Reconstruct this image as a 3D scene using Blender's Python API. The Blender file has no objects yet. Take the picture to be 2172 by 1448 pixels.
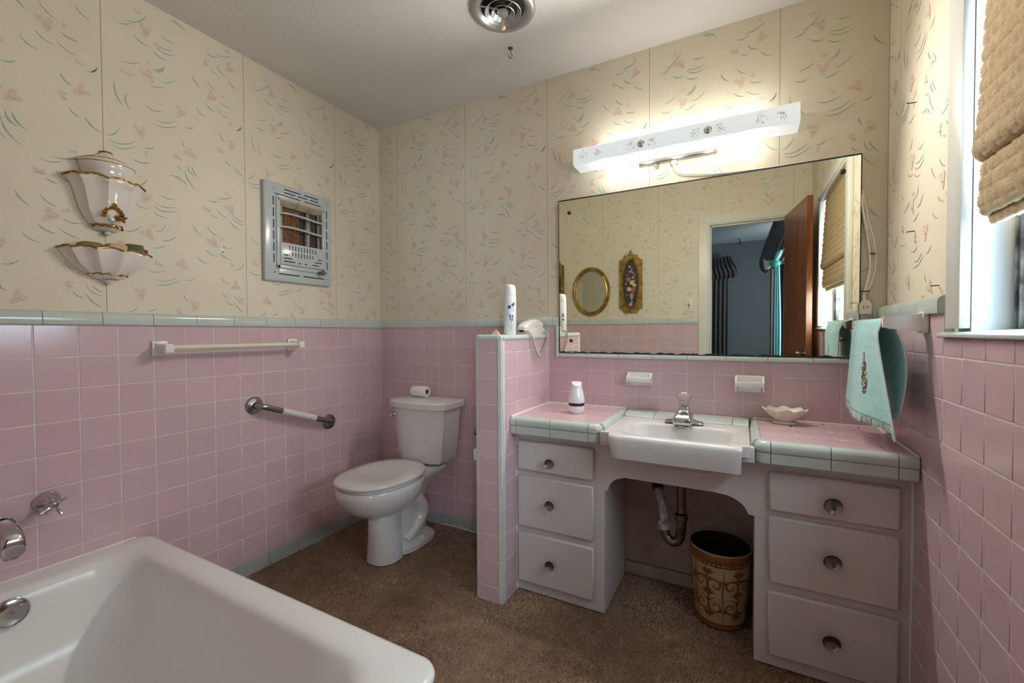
import bpy, bmesh, math, random
import numpy as np
from mathutils import Vector, Matrix

random.seed(7)
rng = np.random.default_rng(7)
PI = math.pi
scene = bpy.context.scene
COL = scene.collection

# ------------------------------------------------------------------ camera
def make_camera():
    yaw, pitch, roll = math.radians(28.1211), math.radians(-1.1401), math.radians(-0.2454)
    c, s = math.cos, math.sin
    fwd = Vector((-s(yaw) * c(pitch), c(yaw) * c(pitch), s(pitch)))
    right = Vector((c(yaw), s(yaw), 0))
    up = right.cross(fwd)
    r2 = c(roll) * right + s(roll) * up
    u2 = -s(roll) * right + c(roll) * up
    m = Matrix((r2, u2, -fwd)).transposed().to_4x4()
    m.translation = Vector((2.03963, -2.04091, 1.12547))
    cam = bpy.data.cameras.new('camera')
    cam.sensor_width = 36.0
    cam.lens = 915.83 / 2172 * 36.0
    cam.clip_start = 0.01
    o = bpy.data.objects.new('camera', cam)
    o.matrix_world = m
    COL.objects.link(o)
    scene.camera = o
make_camera()

# ------------------------------------------------------------------ view, sky, daylight
vs = scene.view_settings
vs.view_transform = 'Standard'
vs.look = 'None'
vs.gamma = 1.0
vs.use_curve_mapping = False
vs.exposure = 1.40
scene.cycles.use_denoising = True
scene.cycles.max_bounces = 10
scene.cycles.diffuse_bounces = 6
scene.cycles.glossy_bounces = 5
scene.cycles.transmission_bounces = 6
scene.cycles.caustics_reflective = False
scene.cycles.caustics_refractive = False
scene.cycles.sample_clamp_indirect = 6.0

SKY = 9.5
w = bpy.data.worlds.new('sky')
scene.world = w
w.use_nodes = True
bg = w.node_tree.nodes['Background']
bg.inputs[0].default_value = (0.72, 0.87, 1.0, 1)
bg.inputs[1].default_value = SKY
def portal(name, loc, rot, sx, sy):
    l = bpy.data.lights.new(name, 'AREA')
    l.shape = 'RECTANGLE'
    l.size, l.size_y = sx, sy
    l.cycles.is_portal = True
    o = bpy.data.objects.new(name, l)
    o.location, o.rotation_euler = loc, rot
    COL.objects.link(o)
portal('window_daylight_portal', (2.66, -1.09, 1.54), (0, math.radians(90), 0), 0.9, 0.95)
portal('bedroom_daylight_portal', (3.52, -3.90, 1.475), (0, math.radians(90), 0), 0.95, 0.8)

VANITY_WATTS = 3.1

# ------------------------------------------------------------------ mesh helpers
class MB:
    def __init__(self):
        self.v, self.f = [], []
    def add(self, vs_, fs):
        n = len(self.v)
        self.v += [tuple(p) for p in vs_]
        self.f += [tuple(i + n for i in f) for f in fs]
        return self
    def box(self, x0, y0, z0, x1, y1, z1, b=0.0, seg=2):
        x0, x1 = sorted((x0, x1)); y0, y1 = sorted((y0, y1)); z0, z1 = sorted((z0, z1))
        bm = bmesh.new()
        bmesh.ops.create_cube(bm, size=1)
        for v in bm.verts:
            v.co = Vector(((x0 + x1) / 2 + v.co.x * (x1 - x0), (y0 + y1) / 2 + v.co.y * (y1 - y0), (z0 + z1) / 2 + v.co.z * (z1 - z0)))
        if b > 0:
            bmesh.ops.bevel(bm, geom=list(bm.edges), offset=b, segments=seg, profile=0.5, affect='EDGES', clamp_overlap=True)
        bm.verts.index_update()
        self.add([v.co for v in bm.verts], [[v.index for v in f.verts] for f in bm.faces])
        bm.free()
        return self
    def loft(self, loops, cap0=True, cap1=True, closed=True):
        n = len(loops[0]); base = len(self.v)
        for l in loops:
            self.v += [tuple(p) for p in l]
        m = n if closed else n - 1
        for k in range(len(loops) - 1):
            for i in range(m):
                a, b = base + k * n + i, base + k * n + (i + 1) % n
                self.f.append((a, b, b + n, a + n))
        if cap0: self.f.append(tuple(base + i for i in reversed(range(n))))
        if cap1: self.f.append(tuple(base + (len(loops) - 1) * n + i for i in range(n)))
        return self
    def lathe(self, prof, c=(0, 0, 0), seg=24, axis='z', a0=0.0, a1=2 * PI, cap0=False, cap1=False, sx=1.0, sy=1.0):
        full = abs(a1 - a0 - 2 * PI) < 1e-6
        n = seg if full else seg + 1
        loops = []
        for r, h in prof:
            l = []
            for i in range(n):
                a = a0 + (a1 - a0) * i / seg
                p, q = r * math.cos(a) * sx, r * math.sin(a) * sy
                if axis == 'z': l.append((c[0] + p, c[1] + q, c[2] + h))
                elif axis == 'x': l.append((c[0] + h, c[1] + p, c[2] + q))
                elif axis == 'y': l.append((c[0] + q, c[1] + h, c[2] + p))
            loops.append(l)
        return self.loft(loops, cap0, cap1, full)
    def tube(self, pts, r, seg=10, cap=True, closed=False):
        pts = [Vector(p) for p in pts]; n = len(pts)
        rs = r if isinstance(r, (list, tuple)) else [r] * n
        loops = []; prev = None
        for i, p in enumerate(pts):
            if closed: t = pts[(i + 1) % n] - pts[i - 1]
            else: t = pts[min(i + 1, n - 1)] - pts[max(i - 1, 0)]
            t.normalize()
            if prev is None:
                a = Vector((0, 0, 1)) if abs(t.z) < 0.9 else Vector((1, 0, 0))
                nrm = a.cross(t).normalized()
            else:
                nrm = (prev - t * prev.dot(t)).normalized()
            prev = nrm; bn = t.cross(nrm)
            loops.append([p + (nrm * math.cos(k * 2 * PI / seg) + bn * math.sin(k * 2 * PI / seg)) * rs[i] for k in range(seg)])
        if closed: loops.append(loops[0])
        return self.loft(loops, cap and not closed, cap and not closed)
    def prism(self, poly, axis, lo, hi):
        def p3(p, h):
            return {'y': (p[0], h, p[1]), 'x': (h, p[0], p[1]), 'z': (p[0], p[1], h)}[axis]
        return self.loft([[p3(p, lo) for p in poly], [p3(p, hi) for p in poly]])
    def xform(self, m):
        self.v = [tuple(m @ Vector(p)) for p in self.v]
        return self
    def mesh(self, name, mat=None, sharp=38):
        me = bpy.data.meshes.new(name)
        me.from_pydata(self.v, [], self.f)
        bm = bmesh.new(); bm.from_mesh(me)
        bmesh.ops.recalc_face_normals(bm, faces=bm.faces)
        bm.to_mesh(me); bm.free()
        if mat: me.materials.append(mat)
        me.polygons.foreach_set('use_smooth', [True] * len(me.polygons))
        me.set_sharp_from_angle(angle=math.radians(sharp))
        return me
    def build(self, name, mat, parent=None, sharp=38, kind=None):
        o = bpy.data.objects.new(name, self.mesh(name, mat, sharp))
        COL.objects.link(o)
        if parent:
            o.parent = parent
            o.matrix_parent_inverse = Matrix.Translation(-parent.location)
        if kind: o['kind'] = kind
        return o

def tag(o, label, cat, group=None):
    o['label'] = label; o['category'] = cat
    if group: o['group'] = group
    return o
def thing(name, label, cat, loc=(0, 0, 0), group=None):
    o = bpy.data.objects.new(name, None)
    COL.objects.link(o); o.location = loc
    o.empty_display_size = 0.05
    return tag(o, label, cat, group)
def struct(o, label=None):
    o['kind'] = 'structure'
    if label: o['label'] = label
    return o
def bez(pts, n):
    """Catmull-Rom through pts"""
    P = [Vector(p) for p in pts]; P = [2 * P[0] - P[1]] + P + [2 * P[-1] - P[-2]]
    out = []
    for i in range(1, len(P) - 2):
        for k in range(n):
            t = k / n
            out.append(0.5 * ((2 * P[i]) + (P[i + 1] - P[i - 1]) * t + (2 * P[i - 1] - 5 * P[i] + 4 * P[i + 1] - P[i + 2]) * t * t + (3 * P[i] - P[i - 1] - 3 * P[i + 1] + P[i + 2]) * t ** 3))
    out.append(P[-2])
    return out
def rrect(x0, x1, y0, y1, r, z=None, n=6):
    pts = []
    for cx, cy, a in ((x1 - r, y1 - r, 0), (x0 + r, y1 - r, 90), (x0 + r, y0 + r, 180), (x1 - r, y0 + r, 270)):
        for k in range(n + 1):
            t = math.radians(a + 90 * k / n)
            p = (cx + r * math.cos(t), cy + r * math.sin(t))
            pts.append(p if z is None else (p[0], p[1], z))
    return pts
def egg(cx, cy, rx, ryf, ryb, z, n=40, e=2.2):
    """oval whose front (-y) and back half-lengths differ"""
    l = []
    for i in range(n):
        t = 2 * PI * i / n
        ct, st = math.cos(t), math.sin(t)
        px = abs(ct) ** (2 / e) * (1 if ct > 0 else -1) * rx
        py = abs(st) ** (2 / e) * (1 if st > 0 else -1) * (ryb if st > 0 else ryf)
        l.append((cx + px, cy + py, z))
    return l
# ------------------------------------------------------------------ materials
def M(name, col, rough=0.5, metal=0.0, var=0.0, vscale=6.0, bump=0.0, bscale=120.0, bdist=0.002, coat=0.0, objvar=0.0,
      trans=0.0, emit=0.0, ecol=None, spec=0.5, col2=None, sheen=0.0, sub=0.0, alpha=1.0, ior=1.45, dirt=None):
    m = bpy.data.materials.new(name); m.use_nodes = True
    nt = m.node_tree; N = nt.nodes; L = nt.links
    b = N['Principled BSDF']
    b.inputs['Base Color'].default_value = (*col, 1)
    b.inputs['Roughness'].default_value = rough
    b.inputs['Metallic'].default_value = metal
    b.inputs['Specular IOR Level'].default_value = spec
    b.inputs['Coat Weight'].default_value = coat
    b.inputs['Coat Roughness'].default_value = 0.08
    b.inputs['Transmission Weight'].default_value = trans
    b.inputs['IOR'].default_value = ior
    b.inputs['Sheen Weight'].default_value = sheen
    b.inputs['Alpha'].default_value = alpha
    if emit:
        b.inputs['Emission Color'].default_value = (*(ecol or col), 1)
        b.inputs['Emission Strength'].default_value = emit
    tc = N.new('ShaderNodeTexCoord')
    out = None
    if var or col2:
        nz = N.new('ShaderNodeTexNoise'); nz.inputs['Scale'].default_value = vscale; nz.inputs['Detail'].default_value = 5
        L.new(tc.outputs['Object'], nz.inputs['Vector'])
        rp = N.new('ShaderNodeValToRGB'); rp.color_ramp.elements[0].position = 0.3; rp.color_ramp.elements[1].position = 0.7
        c2 = col2 or tuple(max(0, c * (1 - var)) for c in col)
        rp.color_ramp.elements[0].color = (*c2, 1)
        rp.color_ramp.elements[1].color = (*(col if col2 else tuple(min(1, c * (1 + var)) for c in col)), 1)
        L.new(nz.outputs['Fac'], rp.inputs['Fac'])
        out = rp.outputs['Color']
    if dirt:
        dcol, dscale, lo, hi = dirt
        nz = N.new('ShaderNodeTexNoise'); nz.inputs['Scale'].default_value = dscale; nz.inputs['Detail'].default_value = 8
        L.new(tc.outputs['Object'], nz.inputs['Vector'])
        rp = N.new('ShaderNodeValToRGB'); rp.color_ramp.elements[0].position = lo; rp.color_ramp.elements[1].position = hi
        L.new(nz.outputs['Fac'], rp.inputs['Fac'])
        mx = N.new('ShaderNodeMix'); mx.data_type = 'RGBA'
        L.new(rp.outputs['Color'], mx.inputs['Factor'])
        if out: L.new(out, mx.inputs['A'])
        else: mx.inputs['A'].default_value = (*col, 1)
        mx.inputs['B'].default_value = (*dcol, 1)
        out = mx.outputs['Result']
    if objvar:
        oi = N.new('ShaderNodeObjectInfo'); mr = N.new('ShaderNodeMapRange')
        mr.inputs['To Min'].default_value = 1 - objvar; mr.inputs['To Max'].default_value = 1 + objvar
        L.new(oi.outputs['Random'], mr.inputs['Value'])
        hs = N.new('ShaderNodeHueSaturation')
        L.new(mr.outputs['Result'], hs.inputs['Value'])
        if out: L.new(out, hs.inputs['Color'])
        else: hs.inputs['Color'].default_value = (*col, 1)
        out = hs.outputs['Color']
    if out: L.new(out, b.inputs['Base Color'])
    if bump:
        nz = N.new('ShaderNodeTexNoise'); nz.inputs['Scale'].default_value = bscale; nz.inputs['Detail'].default_value = 3
        L.new(tc.outputs['Object'], nz.inputs['Vector'])
        bp = N.new('ShaderNodeBump'); bp.inputs['Strength'].default_value = bump; bp.inputs['Distance'].default_value = bdist
        L.new(nz.outputs['Fac'], bp.inputs['Height']); L.new(bp.outputs['Normal'], b.inputs['Normal'])
    return m
def N_(m): return m.node_tree.nodes, m.node_tree.links

MAT = {}
MAT['pink'] = M('pink_glazed_tile', (0.62, 0.44, 0.475), 0.16, var=0.03, vscale=9, bump=0.10, bscale=14, bdist=0.004, objvar=0.03, spec=0.55)
MAT['green'] = M('pale_green_glazed_trim', (0.53, 0.595, 0.555), 0.14, var=0.03, vscale=9, bump=0.08, bscale=20, bdist=0.003, objvar=0.03, spec=0.55)
MAT['cove'] = M('grey_green_cove_tile', (0.36, 0.39, 0.37), 0.3, var=0.06, vscale=10, objvar=0.05)
MAT['grout'] = M('cement_grout', (0.68, 0.62, 0.60), 0.9, var=0.10, vscale=18)
MAT['caulk'] = M('white_caulk', (0.80, 0.77, 0.72), 0.5, var=0.08, vscale=30, bump=0.3, bscale=60)
MAT['paper'] = M('cream_wallpaper', (0.72, 0.655, 0.52), 0.52, var=0.03, vscale=3.5, bump=0.32, bscale=170, bdist=0.0022, dirt=((0.70, 0.61, 0.45), 2.2, 0.48, 0.80))
MAT['leaf'] = M('printed_teal_leaf', (0.28, 0.43, 0.36), 0.55, var=0.12, vscale=40, bump=0.3, bscale=170)
MAT['petal'] = M('printed_pink_petal', (0.64, 0.465, 0.37), 0.55, var=0.14, vscale=150, bump=0.3, bscale=170, col2=(0.71, 0.60, 0.475))
MAT['plaster'] = M('plaster', (0.62, 0.58, 0.52), 0.9, var=0.06)
MAT['ceiling'] = M('ceiling_paint', (0.66, 0.635, 0.615), 0.55, var=0.03, vscale=4, bump=0.55, bscale=75, bdist=0.003)
MAT['carpet'] = M('brown_carpet_backing', (0.24, 0.15, 0.095), 1.0, var=0.25, vscale=14, bump=0.8, bscale=220, bdist=0.006)
MAT['pile'] = M('brown_carpet_pile', (0.60, 0.42, 0.285), 0.95, vscale=6, sheen=0.3, col2=(0.40, 0.265, 0.17))
MAT['paint'] = M('off_white_cabinet_paint', (0.66, 0.63, 0.61), 0.38, var=0.025, vscale=5, bump=0.12, bscale=60, bdist=0.001, dirt=((0.48, 0.43, 0.39), 11, 0.66, 0.95))
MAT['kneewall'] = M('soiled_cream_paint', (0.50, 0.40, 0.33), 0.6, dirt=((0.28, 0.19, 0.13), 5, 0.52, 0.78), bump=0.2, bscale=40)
MAT['porcelain'] = M('white_porcelain', (0.69, 0.675, 0.655), 0.12, spec=0.55, coat=0.2)
MAT['enamel'] = M('tub_enamel', (0.78, 0.79, 0.765), 0.22, spec=0.5, var=0.015, vscale=3, dirt=((0.66, 0.65, 0.62), 6, 0.70, 0.84))
MAT['ceramic'] = M('white_ceramic', (0.80, 0.80, 0.77), 0.12, spec=0.55)
MAT['cream_ceramic'] = M('cream_china', (0.78, 0.72, 0.66), 0.10, spec=0.6, coat=0.3)
MAT['milk'] = M('milk_glass', (0.82, 0.76, 0.66), 0.25, spec=0.5)
MAT['gold'] = M('worn_gold', (0.50, 0.30, 0.07), 0.30, metal=0.9, col2=(0.20, 0.10, 0.02), vscale=70)
MAT['gilt'] = M('gilded_frame', (0.52, 0.36, 0.10), 0.34, metal=0.75, col2=(0.22, 0.13, 0.03), vscale=25, bump=0.2, bscale=60)
MAT['chrome'] = M('chrome', (0.55, 0.55, 0.57), 0.12, metal=1.0)
MAT['steel'] = M('brushed_steel', (0.36, 0.34, 0.32), 0.26, metal=1.0)
MAT['nickel'] = M('dull_nickel_knob', (0.26, 0.24, 0.225), 0.2, metal=1.0, var=0.15, vscale=40)
MAT['brasspipe'] = M('tarnished_pipe', (0.28, 0.22, 0.17), 0.35, metal=1.0, col2=(0.10, 0.075, 0.06), vscale=25)
MAT['corrosion'] = M('white_pipe_scale', (0.62, 0.66, 0.70), 0.8, col2=(0.22, 0.2, 0.19), vscale=60, bump=0.8, bscale=120)
MAT['black'] = M('black_plastic', (0.012, 0.012, 0.012), 0.5)
MAT['dark'] = M('recess_shade_black', (0.015, 0.013, 0.012), 0.8)  # near-black colour stands in for the shade inside slots and duct
MAT['white_plastic'] = M('white_plastic', (0.80, 0.80, 0.80), 0.3)
MAT['ivory'] = M('ivory_plastic', (0.72, 0.67, 0.55), 0.35)
MAT['ivory_bar'] = M('ivory_towel_rod', (0.74, 0.71, 0.60), 0.3)
MAT['cable'] = M('ivory_cable', (0.80, 0.77, 0.70), 0.45)
MAT['heater'] = M('pale_grey_enamel', (0.50, 0.55, 0.56), 0.22, spec=0.5)
MAT['casing'] = M('painted_window_trim', (0.64, 0.65, 0.60), 0.35, var=0.03, vscale=7, bump=0.15, bscale=30)
MAT['reveal'] = M('white_painted_jamb', (0.70, 0.71, 0.72), 0.5, dirt=((0.45, 0.45, 0.46), 13, 0.66, 0.85))
MAT['sash'] = M('mildewed_window_frame', (0.38, 0.36, 0.35), 0.6, dirt=((0.06, 0.05, 0.05), 14, 0.42, 0.60), vscale=30)
MAT['doorcasing'] = M('cream_door_trim', (0.70, 0.69, 0.60), 0.3, var=0.02)
MAT['bedwall'] = M('slate_bedroom_paint', (0.13, 0.145, 0.16), 0.8)
MAT['bedceil'] = M('blue_grey_bedroom_ceiling', (0.52, 0.57, 0.62), 0.8)
MAT['curtain'] = M('charcoal_curtain', (0.075, 0.07, 0.075), 0.8, var=0.15, vscale=12)
MAT['sheer'] = M('turquoise_sheer', (0.25, 0.58, 0.62), 0.7)
MAT['tassel'] = M('green_tieback', (0.05, 0.40, 0.26), 0.6)
MAT['towel'] = M('aqua_terry', (0.40, 0.72, 0.72), 0.95, var=0.10, vscale=60, bump=0.9, bscale=260, bdist=0.003, sheen=0.3)
MAT['fringe'] = M('pale_aqua_fringe', (0.58, 0.74, 0.72), 0.95)
MAT['seam'] = M('brown_paper_seam', (0.30, 0.23, 0.16), 0.9)
MAT['torn'] = M('torn_white_paper', (0.82, 0.79, 0.72), 0.9)
SPRIG_STROKES = [
    (0.044, 2.278, 0.068, 2.282, 0.094, 2.301), (0.07, 2.299, 0.107, 2.314, 0.136, 2.354), (0.096, 2.26, 0.116, 2.244, 0.145, 2.243),
    (0.183, 2.307, 0.203, 2.301, 0.23, 2.305), (0.161, 2.27, 0.191, 2.261, 0.23, 2.272), (0.157, 2.265, 0.191, 2.245, 0.239, 2.26),
    (0.156, 2.235, 0.175, 2.222, 0.202, 2.222), (0.217, 2.393, 0.235, 2.389, 0.252, 2.379), (0.225, 2.396, 0.255, 2.388, 0.273, 2.368),
    (0.272, 2.413, 0.286, 2.381, 0.308, 2.364), (0.062, 2.143, 0.09, 2.149, 0.113, 2.167), (0.049, 2.111, 0.072, 2.101, 0.1, 2.109),
    (0.155, 2.161, 0.18, 2.173, 0.194, 2.196), (0.157, 2.157, 0.178, 2.163, 0.193, 2.184), (0.178, 2.128, 0.204, 2.133, 0.232, 2.159),
    (0.145, 2.096, 0.169, 2.098, 0.192, 2.113), (0.034, 2.058, 0.04, 2.009, 0.06, 1.978), (0.071, 2.026, 0.067, 1.997, 0.081, 1.974),
    (0.127, 2.013, 0.152, 2.001, 0.192, 2.014), (0.157, 1.97, 0.19, 1.969, 0.23, 1.993), (0.149, 1.952, 0.194, 1.952, 0.244, 1.983),
    (0.261, 1.982, 0.278, 1.983, 0.294, 1.996), (0.345, 2.337, 0.37, 2.33, 0.402, 2.344), (0.378, 2.351, 0.415, 2.354, 0.452, 2.376),
    (0.365, 2.275, 0.375, 2.265, 0.391, 2.263), (0.389, 2.304, 0.404, 2.282, 0.429, 2.274), (0.45, 2.291, 0.475, 2.27, 0.502, 2.266),
    (0.445, 2.283, 0.472, 2.261, 0.501, 2.257), (0.436, 2.262, 0.452, 2.243, 0.474, 2.235), (0.291, 2.212, 0.302, 2.188, 0.321, 2.172),
    (0.347, 2.218, 0.365, 2.197, 0.388, 2.183), (0.338, 2.12, 0.357, 2.102, 0.382, 2.096), (0.398, 2.15, 0.418, 2.14, 0.445, 2.142),
    (0.387, 2.115, 0.41, 2.096, 0.441, 2.092), (0.304, 2.084, 0.32, 2.064, 0.344, 2.059), (0.009, 1.851, 0.031, 1.861, 0.048, 1.891),
    (0.012, 1.835, 0.054, 1.833, 0.097, 1.861), (0.019, 1.823, 0.057, 1.817, 0.1, 1.845), (0.12, 1.847, 0.139, 1.848, 0.157, 1.862),
    (0.083, 1.792, 0.108, 1.784, 0.141, 1.794), (0.464, 2.051, 0.482, 2.062, 0.492, 2.083), (0.471, 2.051, 0.484, 2.062, 0.493, 2.077),
    (0.251, 1.923, 0.253, 1.907, 0.263, 1.895), (0.396, 2.01, 0.406, 1.991, 0.425, 1.98), (0.414, 1.906, 0.426, 1.889, 0.443, 1.882),
    (0.232, 1.816, 0.238, 1.805, 0.251, 1.798), (0.269, 1.828, 0.275, 1.804, 0.295, 1.789), (0.284, 1.829, 0.291, 1.807, 0.313, 1.783),
    (0.258, 1.806, 0.272, 1.763, 0.3, 1.736), (0.203, 1.765, 0.226, 1.766, 0.244, 1.749), (0.223, 1.771, 0.249, 1.76, 0.266, 1.74),
    (0.455, 1.891, 0.474, 1.864, 0.499, 1.852), (0.341, 1.707, 0.366, 1.702, 0.397, 1.715), (0.37, 1.722, 0.416, 1.728, 0.451, 1.754),
    (0.381, 1.675, 0.396, 1.655, 0.425, 1.645), (0.355, 1.647, 0.368, 1.637, 0.385, 1.636), (0.451, 1.663, 0.47, 1.648, 0.495, 1.643),
    (0.44, 1.656, 0.465, 1.634, 0.496, 1.63), (0.431, 1.633, 0.451, 1.614, 0.473, 1.605), (0.284, 1.585, 0.297, 1.561, 0.316, 1.544),
    (0.34, 1.589, 0.358, 1.566, 0.381, 1.557), (0.392, 1.522, 0.414, 1.511, 0.446, 1.515), (0.331, 1.492, 0.35, 1.474, 0.379, 1.465),
    (0.384, 1.486, 0.407, 1.469, 0.436, 1.46), (0.298, 1.456, 0.315, 1.437, 0.342, 1.43), (0.453, 1.418, 0.476, 1.425, 0.492, 1.452),
    (0.173, 1.681, 0.194, 1.67, 0.223, 1.678), (0.153, 1.642, 0.183, 1.633, 0.226, 1.643), (0.147, 1.632, 0.183, 1.615, 0.233, 1.632),
    (0.149, 1.607, 0.168, 1.594, 0.197, 1.593), (0.088, 1.63, 0.106, 1.614, 0.138, 1.614), (0.103, 1.695, 0.117, 1.706, 0.127, 1.726),
    (0.054, 1.512, 0.081, 1.518, 0.106, 1.538), (0.149, 1.533, 0.174, 1.539, 0.185, 1.567), (0.173, 1.5, 0.199, 1.504, 0.226, 1.528),
    (0.141, 1.465, 0.165, 1.468, 0.186, 1.482), (0.123, 1.381, 0.15, 1.37, 0.186, 1.383), (0.153, 1.338, 0.192, 1.34, 0.225, 1.36),
    (0.144, 1.321, 0.188, 1.324, 0.236, 1.347), (0.251, 1.349, 0.273, 1.351, 0.29, 1.366), (0.393, 1.379, 0.405, 1.359, 0.424, 1.351),
    (0.447, 1.302, 0.464, 1.277, 0.493, 1.265), (0.464, 1.301, 0.479, 1.284, 0.493, 1.279), (0.413, 1.277, 0.424, 1.262, 0.442, 1.255),
    (0.446, 1.271, 0.466, 1.241, 0.49, 1.225), (0.247, 1.292, 0.25, 1.274, 0.262, 1.265), (0.003, 1.218, 0.03, 1.227, 0.043, 1.26),
    (0.063, 1.212, 0.079, 1.218, 0.091, 1.23), (0.119, 1.216, 0.14, 1.22, 0.154, 1.231), (0.013, 1.419, 0.037, 1.407, 0.069, 1.407),
    (0.025, 1.582, 0.04, 1.562, 0.062, 1.551),
]
SPRIG_FLOWERS = [
    (0.108, 2.35, 0), (0.13, 2.296, 2), (0.142, 2.18, 0), (0.138, 2.129, 2), (0.17, 2.036, 0),
    (0.243, 2.034, 2), (0.434, 2.384, 0), (0.344, 2.289, 1), (0.438, 2.315, 2), (0.362, 2.154, 2),
    (0.407, 2.175, 0), (0.109, 1.903, 2), (0.127, 1.827, 0), (0.442, 2.069, 0), (0.445, 1.975, 2),
    (0.4, 1.936, 1), (0.282, 1.88, 2), (0.234, 1.849, 1), (0.423, 1.754, 0), (0.34, 1.664, 1),
    (0.436, 1.683, 2), (0.361, 1.525, 2), (0.401, 1.547, 0), (0.436, 1.44, 0), (0.129, 1.512, 2),
    (0.14, 1.548, 0), (0.123, 1.656, 2), (0.243, 1.411, 2), (0.161, 1.404, 1), (0.451, 1.342, 2),
    (0.404, 1.297, 1), (0.283, 1.245, 2), (0.228, 1.218, 1), (0.1, 1.281, 2), (0.042, 1.459, 1),
]

# ------------------------------------------------------------------ room shell
T = 0.1095            # tile pitch
ZP = 1.16             # top of the pink field tiles
ZC = 2.41             # ceiling height
W = 2.487             # right tile face
W2 = 2.503            # right wallpaper face
YF = -2.0             # wall with the door
GAP = 0.0025
_tiles = {}
def tile_mesh(wd, ht, mat, th=0.007):
    key = (round(wd, 4), round(ht, 4), mat.name)
    if key not in _tiles:
        b = 0.0022
        hw, hh = wd / 2, ht / 2
        v = []
        for y, k in ((th, 0), (b, 0), (0.0005, b * 0.45), (0, b)):
            v += [(-hw + k, y, -hh + k), (hw - k, y, -hh + k), (hw - k, y, hh - k), (-hw + k, y, hh - k)]
        f = [(12, 13, 14, 15)]
        for r in range(3):
            for i in range(4):
                a, c = r * 4 + i, r * 4 + (i + 1) % 4
                f.append((a, c, c + 4, a + 4))
        me = bpy.data.meshes.new('tile'); me.from_pydata(v, [], f); me.materials.append(mat)
        me.polygons.foreach_set('use_smooth', [i > 0 for i in range(len(f))])
        _tiles[key] = me
    return _tiles[key]
FACE = {'back': (0.0, lambda u, d: (u, d)), 'left': (PI / 2, lambda u, d: (-d, u)), 'right': (-PI / 2, lambda u, d: (d, -u)), 'front': (PI, lambda u, d: (-u, -d))}
def tile(parent, face, plane, u0, u1, z0, z1, mat=None, name='tile', jit=0.0022):
    """a tile on a wall; u runs to the right as one faces the wall, plane is the wall's coordinate"""
    if u1 - u0 < 0.004 or z1 - z0 < 0.004: return
    me = tile_mesh(u1 - u0 - GAP, z1 - z0 - GAP, mat or MAT['pink'])
    o = bpy.data.objects.new(name, me); COL.objects.link(o); o.parent = parent
    uc, zc = (u0 + u1) / 2, (z0 + z1) / 2
    if face == 'back': o.location = (uc, plane, zc)
    elif face == 'left': o.location = (plane, uc, zc)
    elif face == 'right': o.location = (plane, -uc, zc)
    else: o.location = (-uc, plane, zc)
    o.rotation_euler = (random.uniform(-jit, jit), 0, FACE[face][0] + random.uniform(-jit, jit))
    return o
def cuts(lo, hi, start, step=T):
    k0 = math.ceil((lo - start) / step - 1e-6)
    c = [lo]; x = start + k0 * step
    while x < hi - 1e-6:
        if x > lo + 0.006: c.append(x)
        x += step
    if hi - c[-1] < 0.006 and len(c) > 1: c[-1] = hi
    else: c.append(hi)
    return list(zip(c[:-1], c[1:]))
def tile_field(parent, face, plane, u0, u1, z0, z1, ustart, zstart=ZP, skip=None):
    for a, b in cuts(u0, u1, ustart):
        for c, d in cuts(z0, z1, zstart):
            if skip and skip(a, b, c, d): continue
            tile(parent, face, plane, a, b, c, d)
def wall_point(face, plane, u, d, z):
    """d = distance out of the wall into the room"""
    if face == 'back': return (u, plane - d, z)
    if face == 'left': return (plane + d, u, z)
    if face == 'right': return (plane - d, -u, z)
    return (-u, plane + d, z)
CAP_PROFILE = [(-0.006, 0.0), (0.011, 0.001), (0.012, 0.004), (0.012, 0.030), (0.010, 0.038), (0.006, 0.043), (0.000, 0.0465), (-0.006, 0.047)]
COVE_PROFILE = [(-0.006, -0.003), (0.010, -0.003), (0.008, 0.010), (0.004, 0.030), (0.003, 0.060), (0.001, 0.0635), (-0.006, 0.064)]
def run_trim(parent, face, plane, u0, u1, z, prof, mat, ustart, step=0.1515, name='trim_tile'):
    for a, b in cuts(u0, u1, ustart, step):
        mb = MB()
        g = 0.0009
        mb.loft([[wall_point(face, plane, u, d, z + h) for d, h in prof] for u in (a + g, b - g)])
        mb.build(name, mat, parent)

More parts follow.
